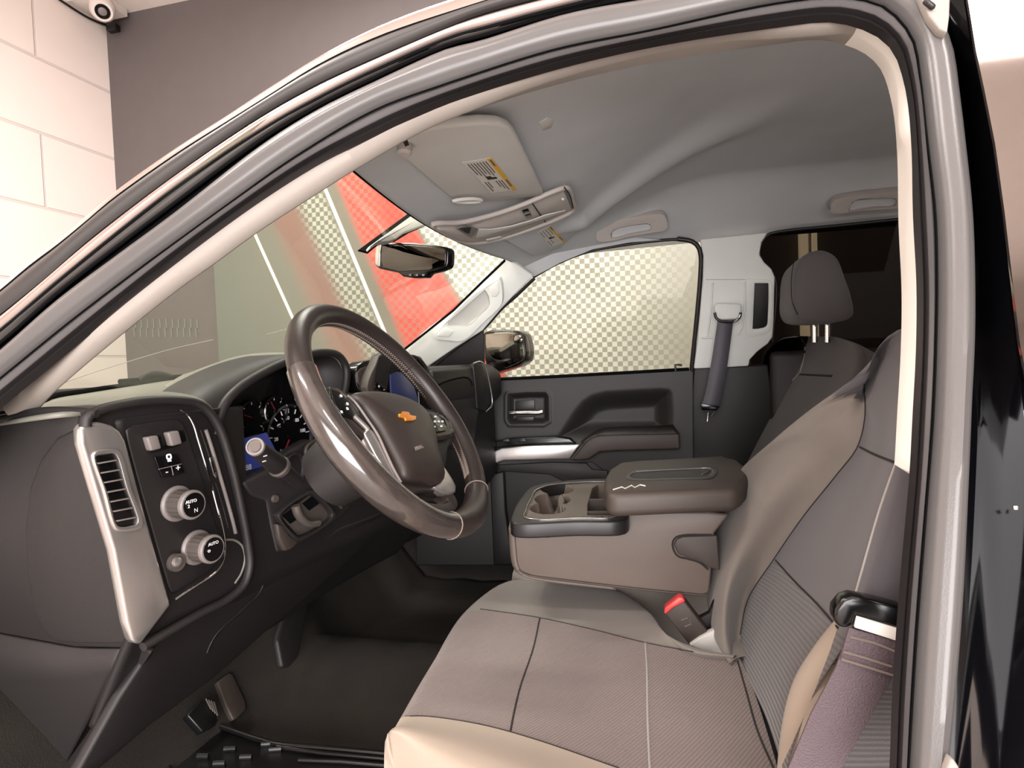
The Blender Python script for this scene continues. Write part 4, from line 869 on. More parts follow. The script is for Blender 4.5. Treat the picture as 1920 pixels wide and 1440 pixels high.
# driver's lower centre panel with key hole and brake release
plate('column_panel', [(455, 905), (500, 882), (548, 842), (584, 822), (592, 850), (606, 885), (630, 920), (660, 952), (640, 972), (600, 1000), (545, 1032), (520, 1038), (508, 985), (500, 940), (470, 930)], DP(.012), .03, M['dash'], db, .008, seg=3)
tube('column_panel_edge', PL([(590, 826), (575, 838), (573, 852), (585, 880), (605, 915), (640, 952)], DP(.018)), .004, M['boxd'], db, n=24)
lathe('ignition_barrel', [(0, .034), (.008, .033), (.010, .029), (.002, .026), (.001, .01)], P((548, 878), DP(.014)), XA, M['dashdk'], db, seg=32)
lathe('dash_button', [(0, .008), (.006, .007)], P((514, 935), DP(.012)), XA, M['knob'], db)
ph = ring('brake_release_frame', [(522, 966), (583, 920), (590, 921), (631, 966), (630, 971), (566, 1014), (556, 1012), (524, 972)], [(528, 967), (582, 927), (588, 928), (624, 967), (563, 1007), (556, 1004)], DP(.03), .02, M['dash'], db, .002, n=64)
plate('release_floor', [(527, 967), (584, 926), (626, 968), (562, 1009)], DP(.016), .004, M['trimdk'] if 'trimdk' in M else M['knob'], ph, .001)
plate('release_opening', [(530, 967), (551, 951), (560, 972), (545, 982)], DP(.018), .002, M['gap'], ph, 0); plate('release_opening', [(568, 944), (585, 931), (599, 944), (580, 957)], DP(.018), .002, M['gap'], ph, 0)
tube('release_lever', PL([(554, 948), (558, 962), (566, 974), (580, 983), (596, 981)], DP(.03)), .010, M['knob'], ph, n=16, flat=.8)
plate('lower_column_fin', [(520, 982), (530, 984), (545, 1005), (562, 1016), (548, 1030), (536, 1034), (524, 1010)], DP(.024), .015, M['boxd'], db, .004)
# centre stack
plate('stack_surround', [(668, 700), (672, 686), (682, 678), (712, 672), (770, 664), (790, 668), (806, 690), (812, 730), (812, 790), (740, 790), (700, 745), (676, 736), (670, 720)], DP(.02), .04, M['black'], db, .006, seg=3)
plate('stack_side_trim', [(670, 700), (676, 690), (690, 685), (706, 682), (704, 700), (698, 730), (680, 730), (672, 718)], DP(.023), .02, M['boxd'], db, .005)
tube('stack_edge', PL([(762, 668), (780, 670), (795, 684), (803, 704), (809, 735), (812, 770)], DP(.024)), .005, M['dash'], db, n=20)
plate('stack_silver_edge', [(772, 676), (780, 676), (794, 690), (798, 700), (790, 698), (780, 688)], DP(.023), .006, M['silver'], db, .001)
sc = plate('centre_screen', [(732, 702), (745, 697), (760, 699), (776, 722), (784, 748), (787, 772), (735, 772)], DP(.024), .004, M['blue2'], db, .001); sc['label'] = 'dark blue centre screen'
tube('screen_frame', PL([(784, 728), (787, 772)], DP(.025)), .0016, M['greyknob'], db)
# passenger side panel and outer vent
plate('passenger_panel', [(812, 694), (860, 690), (888, 688), (900, 760), (890, 830), (860, 850), (830, 800), (815, 740)], DP(.006), .02, M['dash'], db, .01, seg=3)
tube('glovebox_gap', PL([(818, 724), (835, 716), (860, 709), (874, 708), (881, 712), (885, 722)], DP(.0075)), .0028, M['gap'], db, n=24)
pv_ = plate('passenger_vent', [(888, 682), (904, 682), (915, 706), (922, 752), (910, 770), (896, 766)], DP(.012), .014, M['dashdk'], db, .003)
tube('vent_chrome', PL([(888, 681), (900, 678), (908, 684), (916, 710), (923, 752), (922, 760), (912, 771)], DP(.020)), .0028, M['silver'], pv_, n=30, seg=8)
# ================================================================== steering wheel
T_ = math.radians(33.9); WC = Vector((-.4416, .3063, .7662)); WN = Vector((math.cos(T_), 0, math.sin(T_))); WU = Vector((-math.sin(T_), 0, math.cos(T_))); WY_ = Vector((0, 1, 0))
def W(a, r, o=0): a = math.radians(a); return WC+(WY_*math.cos(a)+WU*math.sin(a))*r+WN*o
def WPl(o=0): return (WN.x, WN.y, WN.z, WN.dot(WC)+o)
sw = empty('steering_wheel', WC, 'dark leather steering wheel with gold bowtie emblem on its hub', 'steering wheel')
RR = .2115
def arc(a0, a1, r, n, o=0): return [W(a0+(a1-a0)*i/(n-1), r, o) for i in range(n)]
def rimtube(name, a0, a1, m, f):
    n = 60; pts = arc(a0, a1, RR, n); bm = bmesh.new(); rg = []; sg = 18
    for i, p in enumerate(pts):
        a = math.radians(a0+(a1-a0)*i/(n-1)); rd_ = WY_*math.cos(a)+WU*math.sin(a); r = f(i/(n-1))
        rg.append([bm.verts.new(p+rd_*(math.cos(q)*r)+WN*(math.sin(q)*r*1.05)) for q in [2*math.pi*j/sg for j in range(sg)]])
    for i in range(n-1):
        for j in range(sg): bm.faces.new((rg[i][j-1], rg[i][j], rg[i+1][j], rg[i+1][j-1]))
    bm.faces.new(rg[0][::-1]); bm.faces.new(rg[-1]); return finish(bm, name, m, sw)
rimtube('rim_top', 28, 152, M['leather'], lambda t: .0185)
l_ = rimtube('rim_grip', 152.3, 252, M['leathergrip'], lambda t: .0205+.0035*math.sin(math.pi*t)**2); l_['label'] = 'shiny worn near side grip'
rimtube('rim_grip', 27.7, -58, M['leather'], lambda t: .0185+.002*math.sin(math.pi*t)**2)
rimtube('rim_bottom', 252.3, 301.7, M['leather'], lambda t: .0195+.004*math.sin(math.pi*t))
for a in (252.2, 301.8): tube('rim_join', [W(a, RR+math.cos(q)*.0205, math.sin(q)*.0215) for q in [2*math.pi*k/24 for k in range(24)]], .0011, M['stitch'], sw, closed=True, seg=6)
for a in (27.9, 152.1): tube('rim_join', [W(a, RR+math.cos(q)*.0188, math.sin(q)*.0196) for q in [2*math.pi*k/24 for k in range(24)]], .0009, M['seamd'], sw, closed=True, seg=6)
def stitching(a0, a1, n, rr_):
    bm = bmesh.new()
    for s_ in (1, -1):
        pts = []
        for i in range(n):
            a = a0+(a1-a0)*i/(n-1); q = math.pi + (.38*s_ if i % 2 else -.38*s_)-.25; pts.append(W(a, RR+math.cos(q)*rr_, -math.sin(q)*rr_*1.05))
        for p_, q_ in zip(pts, pts[1:]):
            d = (q_-p_).normalized(); u = d.orthogonal().normalized(); v = d.cross(u); A_ = [bm.verts.new(p_+(u*math.cos(k)+v*math.sin(k))*.0011) for k in (0, 1.57, 3.14, 4.71)]; B_ = [bm.verts.new(q_+(u*math.cos(k)+v*math.sin(k))*.0011) for k in (0, 1.57, 3.14, 4.71)]
            for k in range(4): bm.faces.new((A_[k-1], A_[k], B_[k], B_[k-1]))
    return finish(bm, 'cross_stitching', M['stitch'], sw)
stitching(8, 140, 90, .0188); stitching(-50, -5, 34, .0198); stitching(262, 292, 22, .021)
# hub pad, spokes
hubo = [(655, 744), (672, 738), (700, 737), (740, 744), (775, 758), (792, 771), (803, 790), (811, 812), (818, 850), (829, 893), (829, 901), (816, 909), (790, 907), (762, 903), (753, 896), (745, 880), (722, 835), (700, 795), (676, 765)]
V = cat(PL(hubo, WPl(.012)), 64, True)
bm = bmesh.new(); cen = sum(V, Vector())/len(V); rings = []
for s_, o in ((1, -.03), (1, .0), (.985, .006), (.95, .010), (.85, .014), (.65, .018), (.4, .020), (.15, .021)):
    rings.append([bm.verts.new(cen.lerp(v, s_)+WN*o) for v in V])
for a, b in zip(rings, rings[1:]):
    for j in range(64): bm.faces.new((a[j-1], a[j], b[j], b[j-1]))
bm.faces.new(rings[-1]); bm.faces.new(rings[0][::-1]); hub = finish(bm, 'airbag_hub', M['hub'], sw, sharp=80)
def onhub(px): t = drape(hub, [px, (px[0]+.4, px[1])], .0, 2); return t[0] if t else P(px, WPl(.03))
e_ = [(746, 777.5), (752, 776.6), (753, 773), (764, 774), (767.5, 780), (778, 781.7), (778, 788), (772.5, 790), (759, 790), (757, 785), (746.7, 782.5)]
eq = [onhub(p) for p in e_]; hn = WN; solid('bowtie_emblem', [v+WN*.003 for v in eq], (WN.x, WN.y, WN.z, 0), .003, M['gold'], hub, .0006)
text('airbag_mark', 'AIRBAG', onhub((785, 840))+WN*.0008, .009, (0, 1, 0), WN, M['stitch'], hub)
tube('hub_piping', [onhub(p)+WN*.0 for p in []] or PL([(652, 742), (664, 752), (690, 788), (708, 815), (722, 845), (738, 880), (752, 905)], WPl(.018)), .0022, M['greyknob'], sw, n=30, seg=8)
# structure under the pad
plate('spoke_base', [(628, 722), (648, 733), (700, 770), (790, 762), (850, 775), (862, 810), (842, 840), (835, 890), (850, 925), (820, 930), (775, 925), (735, 890), (690, 850), (655, 790)], WPl(.002), .02, M['dashdk'], sw, .006)
plate('near_spoke', [(616, 722), (634, 726), (655, 742), (680, 775), (698, 805), (715, 832), (700, 830), (668, 808), (640, 785), (624, 758)], WPl(.014), .02, M['leather'], sw, .005, seg=3)
nb = plate('switch_pod', [(622, 728), (640, 734), (656, 746), (672, 766), (676, 780), (664, 784), (646, 778), (630, 760)], WPl(.018), .008, M['black'], sw, .002)
for u, v in ((640, 742), (652, 757), (652, 766), (641, 772)): plate('switch_marking', [(u-2.2, v-2.6), (u+1, v-2), (u+2.4, v+2), (u-.4, v+2)], WPl(.0195), .001, M['white'], nb, 0)
plate('silver_spoke', [(683, 810), (687, 803), (696, 803), (704, 812), (722, 845), (740, 882), (752, 906), (744, 904), (728, 888), (706, 855)], WPl(.016), .012, M['silver'], sw, .003, seg=3)
tube('silver_spoke_edge', PL([(663, 780), (676, 792), (690, 806)], WPl(.018)), .004, M['silver'], sw, n=8)
plate('far_spoke', [(788, 768), (812, 770), (835, 778), (848, 792), (856, 812), (845, 818), (824, 822), (812, 815), (802, 790)], WPl(.016), .02, M['leather'], sw, .006, seg=3)
fb = plate('switch_pod', [(796, 775), (820, 776), (834, 785), (840, 800), (836, 808), (812, 812), (808, 800)], WPl(.020), .008, M['black'], sw, .002)
for u, v in ((802, 781), (817, 781), (816, 790), (823, 790), (830, 790), (815, 800), (828, 799)): plate('switch_marking', [(u-2, v-1.6), (u+1.6, v-1.6), (u+2, v+1.6), (u-1.6, v+1.6)], WPl(.0215), .001, M['white'], fb, 0)
tube('pod_chrome', PL([(820, 774), (834, 781), (843, 793), (846, 806)], WPl(.021)), .0016, M['chrome'], sw, n=14, seg=6)
plate('silver_spoke', [(826, 868), (836, 878), (850, 900), (856, 912), (855, 922), (846, 926), (830, 924), (814, 912), (826, 904), (830, 896)], WPl(.014), .012, M['silver'], sw, .003, seg=3)
ring('lower_web', [(738, 895), (760, 905), (800, 910), (826, 912), (850, 926), (858, 945), (845, 962), (800, 964), (770, 955), (745, 930)], [(775, 927), (790, 920), (815, 921), (834, 929), (842, 938), (838, 943), (820, 945), (795, 940)], WPl(.008), .02, M['leather'], sw, .005, n=60, seg=3)
lathe('steering_column', [(.0, .055), (.02, .064), (.08, .066), (.13, .066), (.17, .06)], WC-WN*.02+WU*(-.008)+Vector((0, .03, 0)), -WN, M['dash'], sw, seg=40)
# ================================================================== stalk, gear lever
st_ = empty('turn_signal_stalk', P((500, 850), XP(-.62)), 'turn signal stalk with round grey end button left of steering wheel', 'stalk')
a, b_ = P((479, 838), XP(-.60)), P((560, 905), XP(-.60)); ax = (a-b_).normalized()
lathe('stalk_arm', [(0, .011), (.05, .012), (.065, .0155), (.075, .0165), ((a-b_).length-.006, .0135)], b_, ax, M['dashdk'], st_, seg=28)
d_ = (ax+(CAM-a).normalized()*.9).normalized()
lathe('stalk_ring', [(-.008, .0135), (.002, .0140), (.0035, .0132), (.0035, .011), (.001, .0105)], a, d_, M['greyknob'], st_, seg=28); lathe('stalk_button', [(0, .0088), (.0036, .0085)], a, d_, M['knob'], st_, seg=28)
lathe('stalk_collar', [(.055, .0165), (.063, .018), (.066, .0165)], b_, ax, M['knob'], st_, seg=28)
for u, v in ((498, 855), (496, 865)): plate('stalk_mark', [(u-3, v), (u+3, v-2), (u+3, v), (u-3, v+1.5)], XP(-.583), .001, M['white'], st_, 0)
gs = empty('gear_lever', P((712, 700), XP(-.56)), 'column gear lever handle with small plus minus buttons behind wheel', 'gear lever')
GP = lambda o=0: (1, -.3, 0, -.60-.3*.78+o)
def gz(*a): return [(640+x/6, 620+y/6) for x, y in a]
plate('lever_handle', gz((430, 275), (520, 230), (620, 240), (600, 330), (560, 420), (545, 560), (520, 700), (480, 720), (300, 700), (290, 640), (310, 560), (340, 480), (390, 380)), GP(), .03, M['dash'], gs, .008, seg=3)
plate('lever_side', gz((425, 282), (440, 280), (400, 430), (385, 540), (370, 700), (300, 700), (288, 640), (310, 555), (345, 470), (390, 380)), GP(.003), .02, M['boxc2'] if 'boxc2' in M else M['boxd'], gs, .004)
bt = plate('lever_button', gz((390, 570), (420, 580), (510, 660), (495, 690), (470, 688), (375, 640)), GP(.005), .004, M['black'], gs, .001)
n_ = Vector((1, -.3, 0)).normalized()
text('plus_mark', '+', P(gz((424, 630))[0], GP(.0056)), .013, (0, 1, 0), n_, M['white'], bt); text('minus_mark', '-', P(gz((482, 660))[0], GP(.0056)), .013, (0, 1, 0), n_, M['white'], bt)
tube('lever_stem', [P((705, 738), GP(-.015)), P((700, 770), (1, -.3, 0, -.60-.3*.78-.06))], .016, M['dashdk'], gs)
# ================================================================== seats
def seat_loft(name, rails, mats_, idx, parent, n=40, sub=5, sharp=180):
    return loft(name, rails, mats_, parent, n=n, sub=sub, mats=idx, sharp=sharp)
def smooth_rails(R, n, k):
    """catmull across the rails too: rows of a smooth surface"""
    RR_ = [cat(r, n) for r in R]; cols = [cat([r[j] for r in RR_], (len(R)-1)*k+1) for j in range(n)]
    return [[cols[j][i] for j in range(n)] for i in range((len(R)-1)*k+1)]
def skin(name, R, m, parent, n=48, k=6, midx=None, thick=0, closed=False):
    """midx: material slot for every strip between two rails"""
    RR_ = [cat(r, n) for r in R]
    rows = []; mi = []
    cols = []
    for j in range(n):
        p = [r[j] for r in RR_]; c = []
        for a in range(len(p)-1):
            p0 = p[a-1] if a else p[a]*2-p[a+1]; p1, p2 = p[a], p[a+1]; p3 = p[a+2] if a+2 < len(p) else p2*2-p1
            for q in range(k):
                t = q/k; c.append(.5*((2*p1)+(p2-p0)*t+(2*p0-5*p1+4*p2-p3)*t*t+(3*p1-p0-3*p2+p3)*t**3))
        c.append(p[-1]); cols.append(c)
    nr = len(cols[0]); bm = bmesh.new(); V = [[bm.verts.new(cols[j][i]) for j in range(n)] for i in range(nr)]
    for i in range(nr-1):
        for j in range(n-1):
            f = bm.faces.new((V[i][j], V[i][j+1], V[i+1][j+1], V[i+1][j])); f.material_index = midx[i//k] if midx else 0
    bm.normal_update(); s = sum((CAM-x.calc_center_median()).dot(x.normal)*x.calc_area() for x in bm.faces)
    if s < 0: bmesh.ops.reverse_faces(bm, faces=bm.faces[:])
    me = bpy.data.meshes.new(name); bm.to_mesh(me); bm.free()
    for p in me.polygons: p.use_smooth = True
    o = link(name, me, m, parent)
    if thick: md = o.modifiers.new('s', 'SOLIDIFY'); md.thickness = thick; md.offset = -1
    return o
ds = empty('driver_seat', (-.1, .5, .0), 'driver seat in grey brown ribbed fabric with pale side bolsters', 'seat')
def fr(p, dz, dx=.02): return [p+Vector((dx, 0, -dz))]
def rail(px, z, drop=.16):
    q = [P(p, ZP(z)) for p in px]; return [q[0]+Vector((.06, 0, -drop)), q[0]+Vector((.012, 0, -drop*.45)), q[0]+Vector((-.004, 0, -.02))]+q[0:]
rF = rail([(925, 1108), (960, 1088), (1050, 1083), (1150, 1106), (1212, 1145), (1255, 1195), (1300, 1222), (1375, 1232)], .305)
rF0 = [p+Vector((.0, .03, -.05)) for p in rF]; rF1 = [p+Vector((.0, .03, -.16)) for p in rF]
rE = rail([(868, 1150), (930, 1146), (1010, 1158), (1110, 1180), (1210, 1205), (1300, 1222), (1390, 1240)], .295)
rD = rail([(805, 1252), (880, 1262), (990, 1278), (1220, 1310), (1430, 1345)], .292)
rC = rail([(752, 1345), (800, 1343), (900, 1358), (1000, 1385), (1160, 1440), (1300, 1492), (1480, 1560)], .305)
rB = rail([(733, 1368), (800, 1385), (900, 1420), (1000, 1462), (1160, 1530), (1400, 1640)], .318)
rA = rail([(724, 1400), (800, 1450), (900, 1510), (1000, 1570), (1160, 1660), (1400, 1800)], .285)
rA0 = [p+Vector((0, -.01, -.13)) for p in rA]
cu = skin('seat_cushion', [rF1, rF0, rF, rE, rD, rC, rB, rA, rA0], [M['fabricg'], M['rib'], M['bolster']], ds, n=60, k=8, midx=[0, 0, 0, 1, 1, 2, 2, 2])
seam('cushion_seam', cu, [(900, 1142), (930, 1146), (1010, 1158), (1110, 1180), (1210, 1205), (1300, 1222)], .0012, M['seamd'], ds)
seam('cushion_seam', cu, [(1012, 1160), (1000, 1215), (975, 1290), (963, 1340), (957, 1372)], .0016, M['seamd'], ds)
seam('cushion_seam', cu, [(1210, 1206), (1213, 1260), (1214, 1340), (1218, 1438), (1220, 1460)], .0018, M['seaml'], ds)
seam('cushion_seam', cu, [(760, 1343), (800, 1343), (900, 1358), (1000, 1385), (1160, 1440)], .0012, M['seamd'], ds)
seam('cushion_seam', cu, [(1383, 1240), (1400, 1300), (1420, 1370), (1450, 1440)], .0016, M['seamd'], ds)
# backrest: rails from the far side to the near side, bottom to top
bGp = [(1368, 1243, -.03), (1337, 1190, -.05), (1325, 1100, -.07), (1335, 990, -.085), (1375, 902, -.09), (1450, 826, -.085), (1530, 760, -.055), (1597, 716, -.03), (1622, 706, -.02), (1640, 662, -.02), (1668, 628, -.01), (1712, 609, .0)]
bG = [P(p, BP()) for p in bGp]
bG0 = [p+Vector((.10, .05, -.01)) for p in bG]; bGm = [p+Vector((.03, .03, .0)) for p in bG]
bH0 = [P(p, BP()) for p in [(1376, 1243, -.02), (1360, 1190, -.04), (1362, 1105, -.06), (1388, 1010, -.07), (1435, 920, -.07), (1500, 845, -.05), (1560, 790, -.035), (1600, 740, -.02), (1621, 716, -.02), (1636, 676, -.015), (1664, 641, -.01), (1714, 622, .0)]]
bH = [P(p, BP(.0)) for p in [(1385, 1243), (1389, 1190), (1402, 1125), (1450, 1050), (1505, 970), (1569, 890), (1608, 838), (1622, 780), (1622, 725), (1645, 690), (1680, 665), (1720, 655)]]
bI0 = [P(p, BP(-.01)) for p in [(1430, 1330), (1440, 1260), (1475, 1180), (1530, 1080), (1580, 990), (1625, 910), (1650, 850), (1660, 800), (1668, 760), (1685, 720), (1705, 690), (1722, 680)]]
bI = [P(p, BP(-.03)) for p in [(1470, 1450), (1480, 1400), (1520, 1290), (1585, 1180), (1605, 1112), (1650, 955), (1680, 865), (1696, 812), (1712, 765), (1722, 740), (1728, 720), (1732, 705)]]
bJ = [P(p, BP(-.02)) for p in [(1475, 1475), (1488, 1410), (1535, 1300), (1606, 1185), (1650, 1110), (1700, 955), (1725, 865), (1740, 812), (1750, 765), (1755, 740), (1760, 720), (1765, 705)]]
bK = [p+Vector((.05, .0, -.01)) for p in bJ]; bK2 = [p+Vector((.12, .02, -.02)) for p in bJ]
back = skin('backrest', [bG0, bGm, bG, bH0, bH, bI0, bI, bJ, bK, bK2], [M['bolster2'] if 'bolster2' in M else M['fabricg'], M['fabric'], M['rib2']], ds, n=64, k=8, midx=[0, 0, 0, 0, 1, 1, 1, 1, 1])
# lower backrest faces in ribbed insert
me = back.data
for p in me.polygons:
    c = p.center
    if p.material_index == 0 and c.z > .775+.05*(c.y < .3): p.material_index = 1
    _d = c-CAM; _z = _d.dot(FW); _u = 960+F*_d.dot(RT)/_z; _w = 720-F*_d.dot(UP)/_z
    if p.material_index == 1 and _w > 1050+1.09*(_u-1455): p.material_index = 2
for q, r_, m_ in (([(1388, 1190), (1402, 1125), (1450, 1050), (1505, 970), (1569, 890), (1608, 838), (1622, 780), (1620, 720)], .0012, 'seamd'), ([(1454, 1050), (1490, 1090), (1530, 1130), (1572, 1178)], .0016, 'seamd'), ([(1612, 838), (1640, 852), (1680, 868)], .0016, 'seamd'), ([(1712, 768), (1695, 818), (1680, 868), (1650, 955), (1605, 1112)], .0016, 'seaml')):
    seam('backrest_seam', back, q, r_, M[m_], ds)
bb2 = [P(p, YP(.10)) for p in [(1600, 1178), (1565, 1215), (1530, 1260), (1500, 1310), (1482, 1370), (1472, 1440), (1466, 1520)]]
tube('lower_side_bolster', [p+Vector((.02, .02, 0)) for p in bb2], .024, M['bolster'], ds, n=40, seg=16)
# passenger seat
ps = empty('passenger_seat', (.3, 1.2, .1), 'dark grey passenger seat with round headrest on chrome posts', 'seat')
def Bp(o=0): return (1, 0, -.45, .08+o)
pG0 = [P(p, Bp(-.10)) for p in [(1290, 905), (1310, 868), (1345, 795), (1395, 730), (1428, 692), (1435, 665), (1460, 640), (1500, 631)]]
pG = [P(p, Bp(-.01)) for p in [(1292, 905), (1306, 862), (1336, 790), (1380, 728), (1424, 690), (1432, 658), (1448, 637), (1480, 630)]]
pH = [P(p, Bp(-.03)) for p in [(1330, 905), (1352, 870), (1392, 790), (1424, 740), (1426, 700), (1436, 668), (1456, 642), (1488, 631)]]
pI0 = [P(p, Bp(.0)) for p in [(1345, 905), (1362, 860), (1410, 800), (1450, 740), (1462, 700), (1466, 668), (1478, 640), (1500, 629)]]
pI = [P(p, Bp(.0)) for p in [(1360, 905), (1369, 860), (1430, 772), (1490, 705), (1503, 690), (1508, 660), (1508, 642), (1500, 630)]]
pJ0 = [P(p, Bp(-.02)) for p in [(1400, 905), (1420, 870), (1480, 800), (1540, 740), (1560, 700), (1565, 665), (1558, 645), (1540, 631)]]
pJ = [P(p, Bp(-.04)) for p in [(1440, 905), (1470, 880), (1530, 810), (1585, 740), (1606, 700), (1611, 670), (1603, 646), (1575, 634)]]
pK = [p+Vector((.07, .06, -.03)) for p in pJ]
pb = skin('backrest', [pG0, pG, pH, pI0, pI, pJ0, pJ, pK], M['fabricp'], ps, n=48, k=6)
for q, m_ in (([(1502, 633), (1508, 645), (1509, 665), (1503, 690), (1500, 700)], 'seaml'), ([(1497, 702), (1465, 735), (1430, 772), (1400, 812), (1369, 858)], 'seaml'), ([(1426, 690), (1428, 715), (1422, 745), (1392, 800), (1362, 858)], 'seamd'), ([(1500, 702), (1560, 705)], 'seamd'), ([(1416, 752), (1432, 757)], 'seamd')):
    seam('backrest_seam', pb, q, .003, M[m_], ps, lift=.002)
def pillow(name, outl, pl, depth, m, parent, n=56, thick=.1):
    V = cat(PL(outl, pl), n, True); nn = Vector(pl[:3]).normalized()
    if nn.dot(CAM-V[0]) < 0: nn = -nn
    cen = sum(V, Vector())/n; bm = bmesh.new(); R = []
    for s_, o in ((.55, -thick), (.85, -thick*.95), (.97, -thick*.75), (1, -thick*.4), (1, 0), (.96, depth*.45), (.85, depth*.8), (.6, depth*.97), (.3, depth)):
        R.append([bm.verts.new(cen.lerp(v, s_)+nn*o) for v in V])
    for a, b in zip(R, R[1:]):
        for j in range(n): bm.faces.new((a[j-1], a[j], b[j], b[j-1]))
    bm.faces.new(R[-1]); bm.faces.new(R[0][::-1]); return finish(bm, name, m, parent, sharp=180)
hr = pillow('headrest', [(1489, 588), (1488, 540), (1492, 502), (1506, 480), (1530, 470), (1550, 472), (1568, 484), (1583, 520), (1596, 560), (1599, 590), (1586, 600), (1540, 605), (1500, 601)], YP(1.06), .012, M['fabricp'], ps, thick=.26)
seam('headrest_seam', hr, [(1495, 474), (1487, 500), (1484, 540), (1487, 570), (1496, 590)], .0018, M['seamd'], hr)
for u in (1528, 1552): tube('headrest_post', [P((u, 596), YP(1.2 if u < 1540 else 1.16)), P((u, 642), YP(1.2 if u < 1540 else 1.16))], .007, M['chrome'], hr)
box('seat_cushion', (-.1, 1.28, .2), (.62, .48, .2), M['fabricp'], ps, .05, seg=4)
# middle seat under the console
msx = empty('middle_seat', (0, .9, .1), 'beige middle seat cushion under the folded console', 'seat')
box('seat_cushion', (-.09, .94, .22), (.62, .26, .27), M['bolster3'] if 'bolster3' in M else M['fabricg'], msx, .07, seg=6)
box('seat_base', (-.05, .85, .07), (.5, .9, .12), M['dashdk'], msx, .02)
# ================================================================== folded centre console
cc = empty('centre_console', (0, .85, .45), 'brown centre console with three cup holders and padded lid', 'centre console')
cn = .62
bpoly = [(961, 992), (963, 1025), (968, 1062), (976, 1074), (1000, 1082), (1150, 1101), (1318, 1118), (1330, 1112), (1333, 1080), (1340, 1000), (1368, 965), (1330, 960), (1145, 958), (1165, 990), (985, 992)]
side = PL(bpoly, YP(cn)); yy = Vector((0, .445, 0))
solid('console_side', side, YP(cn), .014, M['boxc'], cc, .006, seg=3)
solid('console_side', [v+yy for v in side], YP(cn), .014, M['boxc'], cc, .004)
fe = [side[14], side[0], side[1], side[2], side[3], side[4], side[5]]
fe = [side[0]]+side[1:6]
loft('console_front', [[v+Vector((.006, .0, 0)) for v in fe], [v+Vector((-.006, .012, -.0)) for v in fe], [v+Vector((-.022, .10, 0)) for v in fe], [v+Vector((-.022, .34, 0)) for v in fe], [v+Vector((-.004, .445, 0)) for v in fe], [v+Vector((.01, .459, 0)) for v in fe]], M['boxc'], cc, n=30, sub=1, thick=.006)
solid('storage_box', PL([(1168, 975), (1165, 1098), (1310, 1114), (1326, 1080), (1336, 1000), (1362, 966)], YP(cn+.012)), YP(cn), .43, M['boxc'], cc, .002)
solid('tray_floor', PL([(975, 1060), (985, 1070), (1165, 1095), (1165, 1085)], YP(cn+.012)), YP(cn), .43, M['gap'], cc, .0)
plate('hinge_cover', [(1263, 1022), (1268, 1011), (1280, 1006), (1345, 1004), (1350, 1070), (1326, 1064), (1312, 1052), (1290, 1046), (1272, 1040)], YP(cn-.004), .01, M['boxd'], cc, .003, seg=3)
tube('hinge_shadow_line', PL([(1335, 1003), (1280, 1004), (1266, 1009), (1261, 1022), (1270, 1042), (1290, 1048), (1312, 1055), (1328, 1068)], YP(cn-.001)), .002, M['seamd'], cc, n=40)
tube('base_seam', PL([(972, 1068), (985, 1077), (1050, 1087), (1150, 1099), (1250, 1110), (1322, 1116)], YP(cn-.002)), .002, M['boxd'], cc, n=30)
band = plate('tray_frame', [(961, 968), (985, 972), (1100, 976), (1166, 972), (1167, 985), (1160, 998), (1140, 1000), (1080, 1002), (985, 1002), (967, 997), (960, 985)], YP(cn-.006), .03, M['panel'], cc, .004, seg=3)
tz = .528
ro = [(961, 980), (962, 958), (978, 930), (1000, 911), (1040, 903), (1150, 898), (1180, 960), (1168, 976), (1080, 978), (985, 982)]
ri = [(984, 970), (985, 958), (995, 935), (1008, 917), (1040, 908), (1145, 904), (1160, 950), (1150, 970), (1080, 971), (1010, 974)]
ring('tray_rim', ro, ri, ZP(tz), .03, M['panel'], cc, .004, n=70, seg=3)
CUPS = [(1027, 953, 34, 11), (1036, 936, 34, 11.5), (1045, 917, 31, 9.5)]
CMP = [(1101, 966), (1102, 945), (1111, 915), (1121, 909), (1150, 907), (1154, 966)]
def trayf(u, v):
    if inpoly(ri, u, v) < 0:
        a, b = 0, 1
        for _ in range(12):
            m_ = (a+b)/2
            if inpoly(ri, 1075+(u-1075)*m_, 938+(v-938)*m_) > -1.5: a = m_
            else: b = m_
        u, v = 1075+(u-1075)*a, 938+(v-938)*a
    d = 0
    for cx, cy, rx, ry in CUPS: d = max(d, sst_(1.0, .84, math.hypot((u-cx)/rx, (v-cy)/ry)))
    d *= 1-sst_(1.0, .6, math.hypot((u-1052)/9, (v-938)/17))
    d = max(d, sst_(0, 3, inpoly(CMP, u, v)))
    return u, v, -.055*d
tr = grid_panel('cup_tray', 980, 1166, 898, 978, 150, 110, ZP(tz-.004), trayf, M['boxc'], cc, th=.004)
tube('tray_highlight', PL(ri, ZP(tz+.001)), .0012, M['silver'], cc, n=80, closed=True, seg=6)
for v in (937, 960): plate('compartment_divider', [(1099, v-2), (1150, v-2), (1150, v+1), (1099, v+1)], ZP(tz-.006), .03, M['boxd'], tr, 0)
lz = .605
lid = plate('console_lid', [(1131, 912), (1133, 893), (1142, 877), (1160, 866), (1200, 862), (1360, 856), (1385, 861), (1402, 874), (1408, 890), (1392, 908), (1380, 915), (1160, 925), (1138, 924)], ZP(lz), .045, M['boxd'], cc, .014, seg=4)
plate('lid_side_pad', [(1139, 958), (1138, 946), (1146, 934), (1165, 927), (1220, 920), (1392, 912), (1385, 935), (1372, 960), (1300, 963), (1160, 967), (1147, 965)], YP(cn-.010), .38, M['boxm'] if 'boxm' in M else M['boxd'], cc, .012, seg=4)
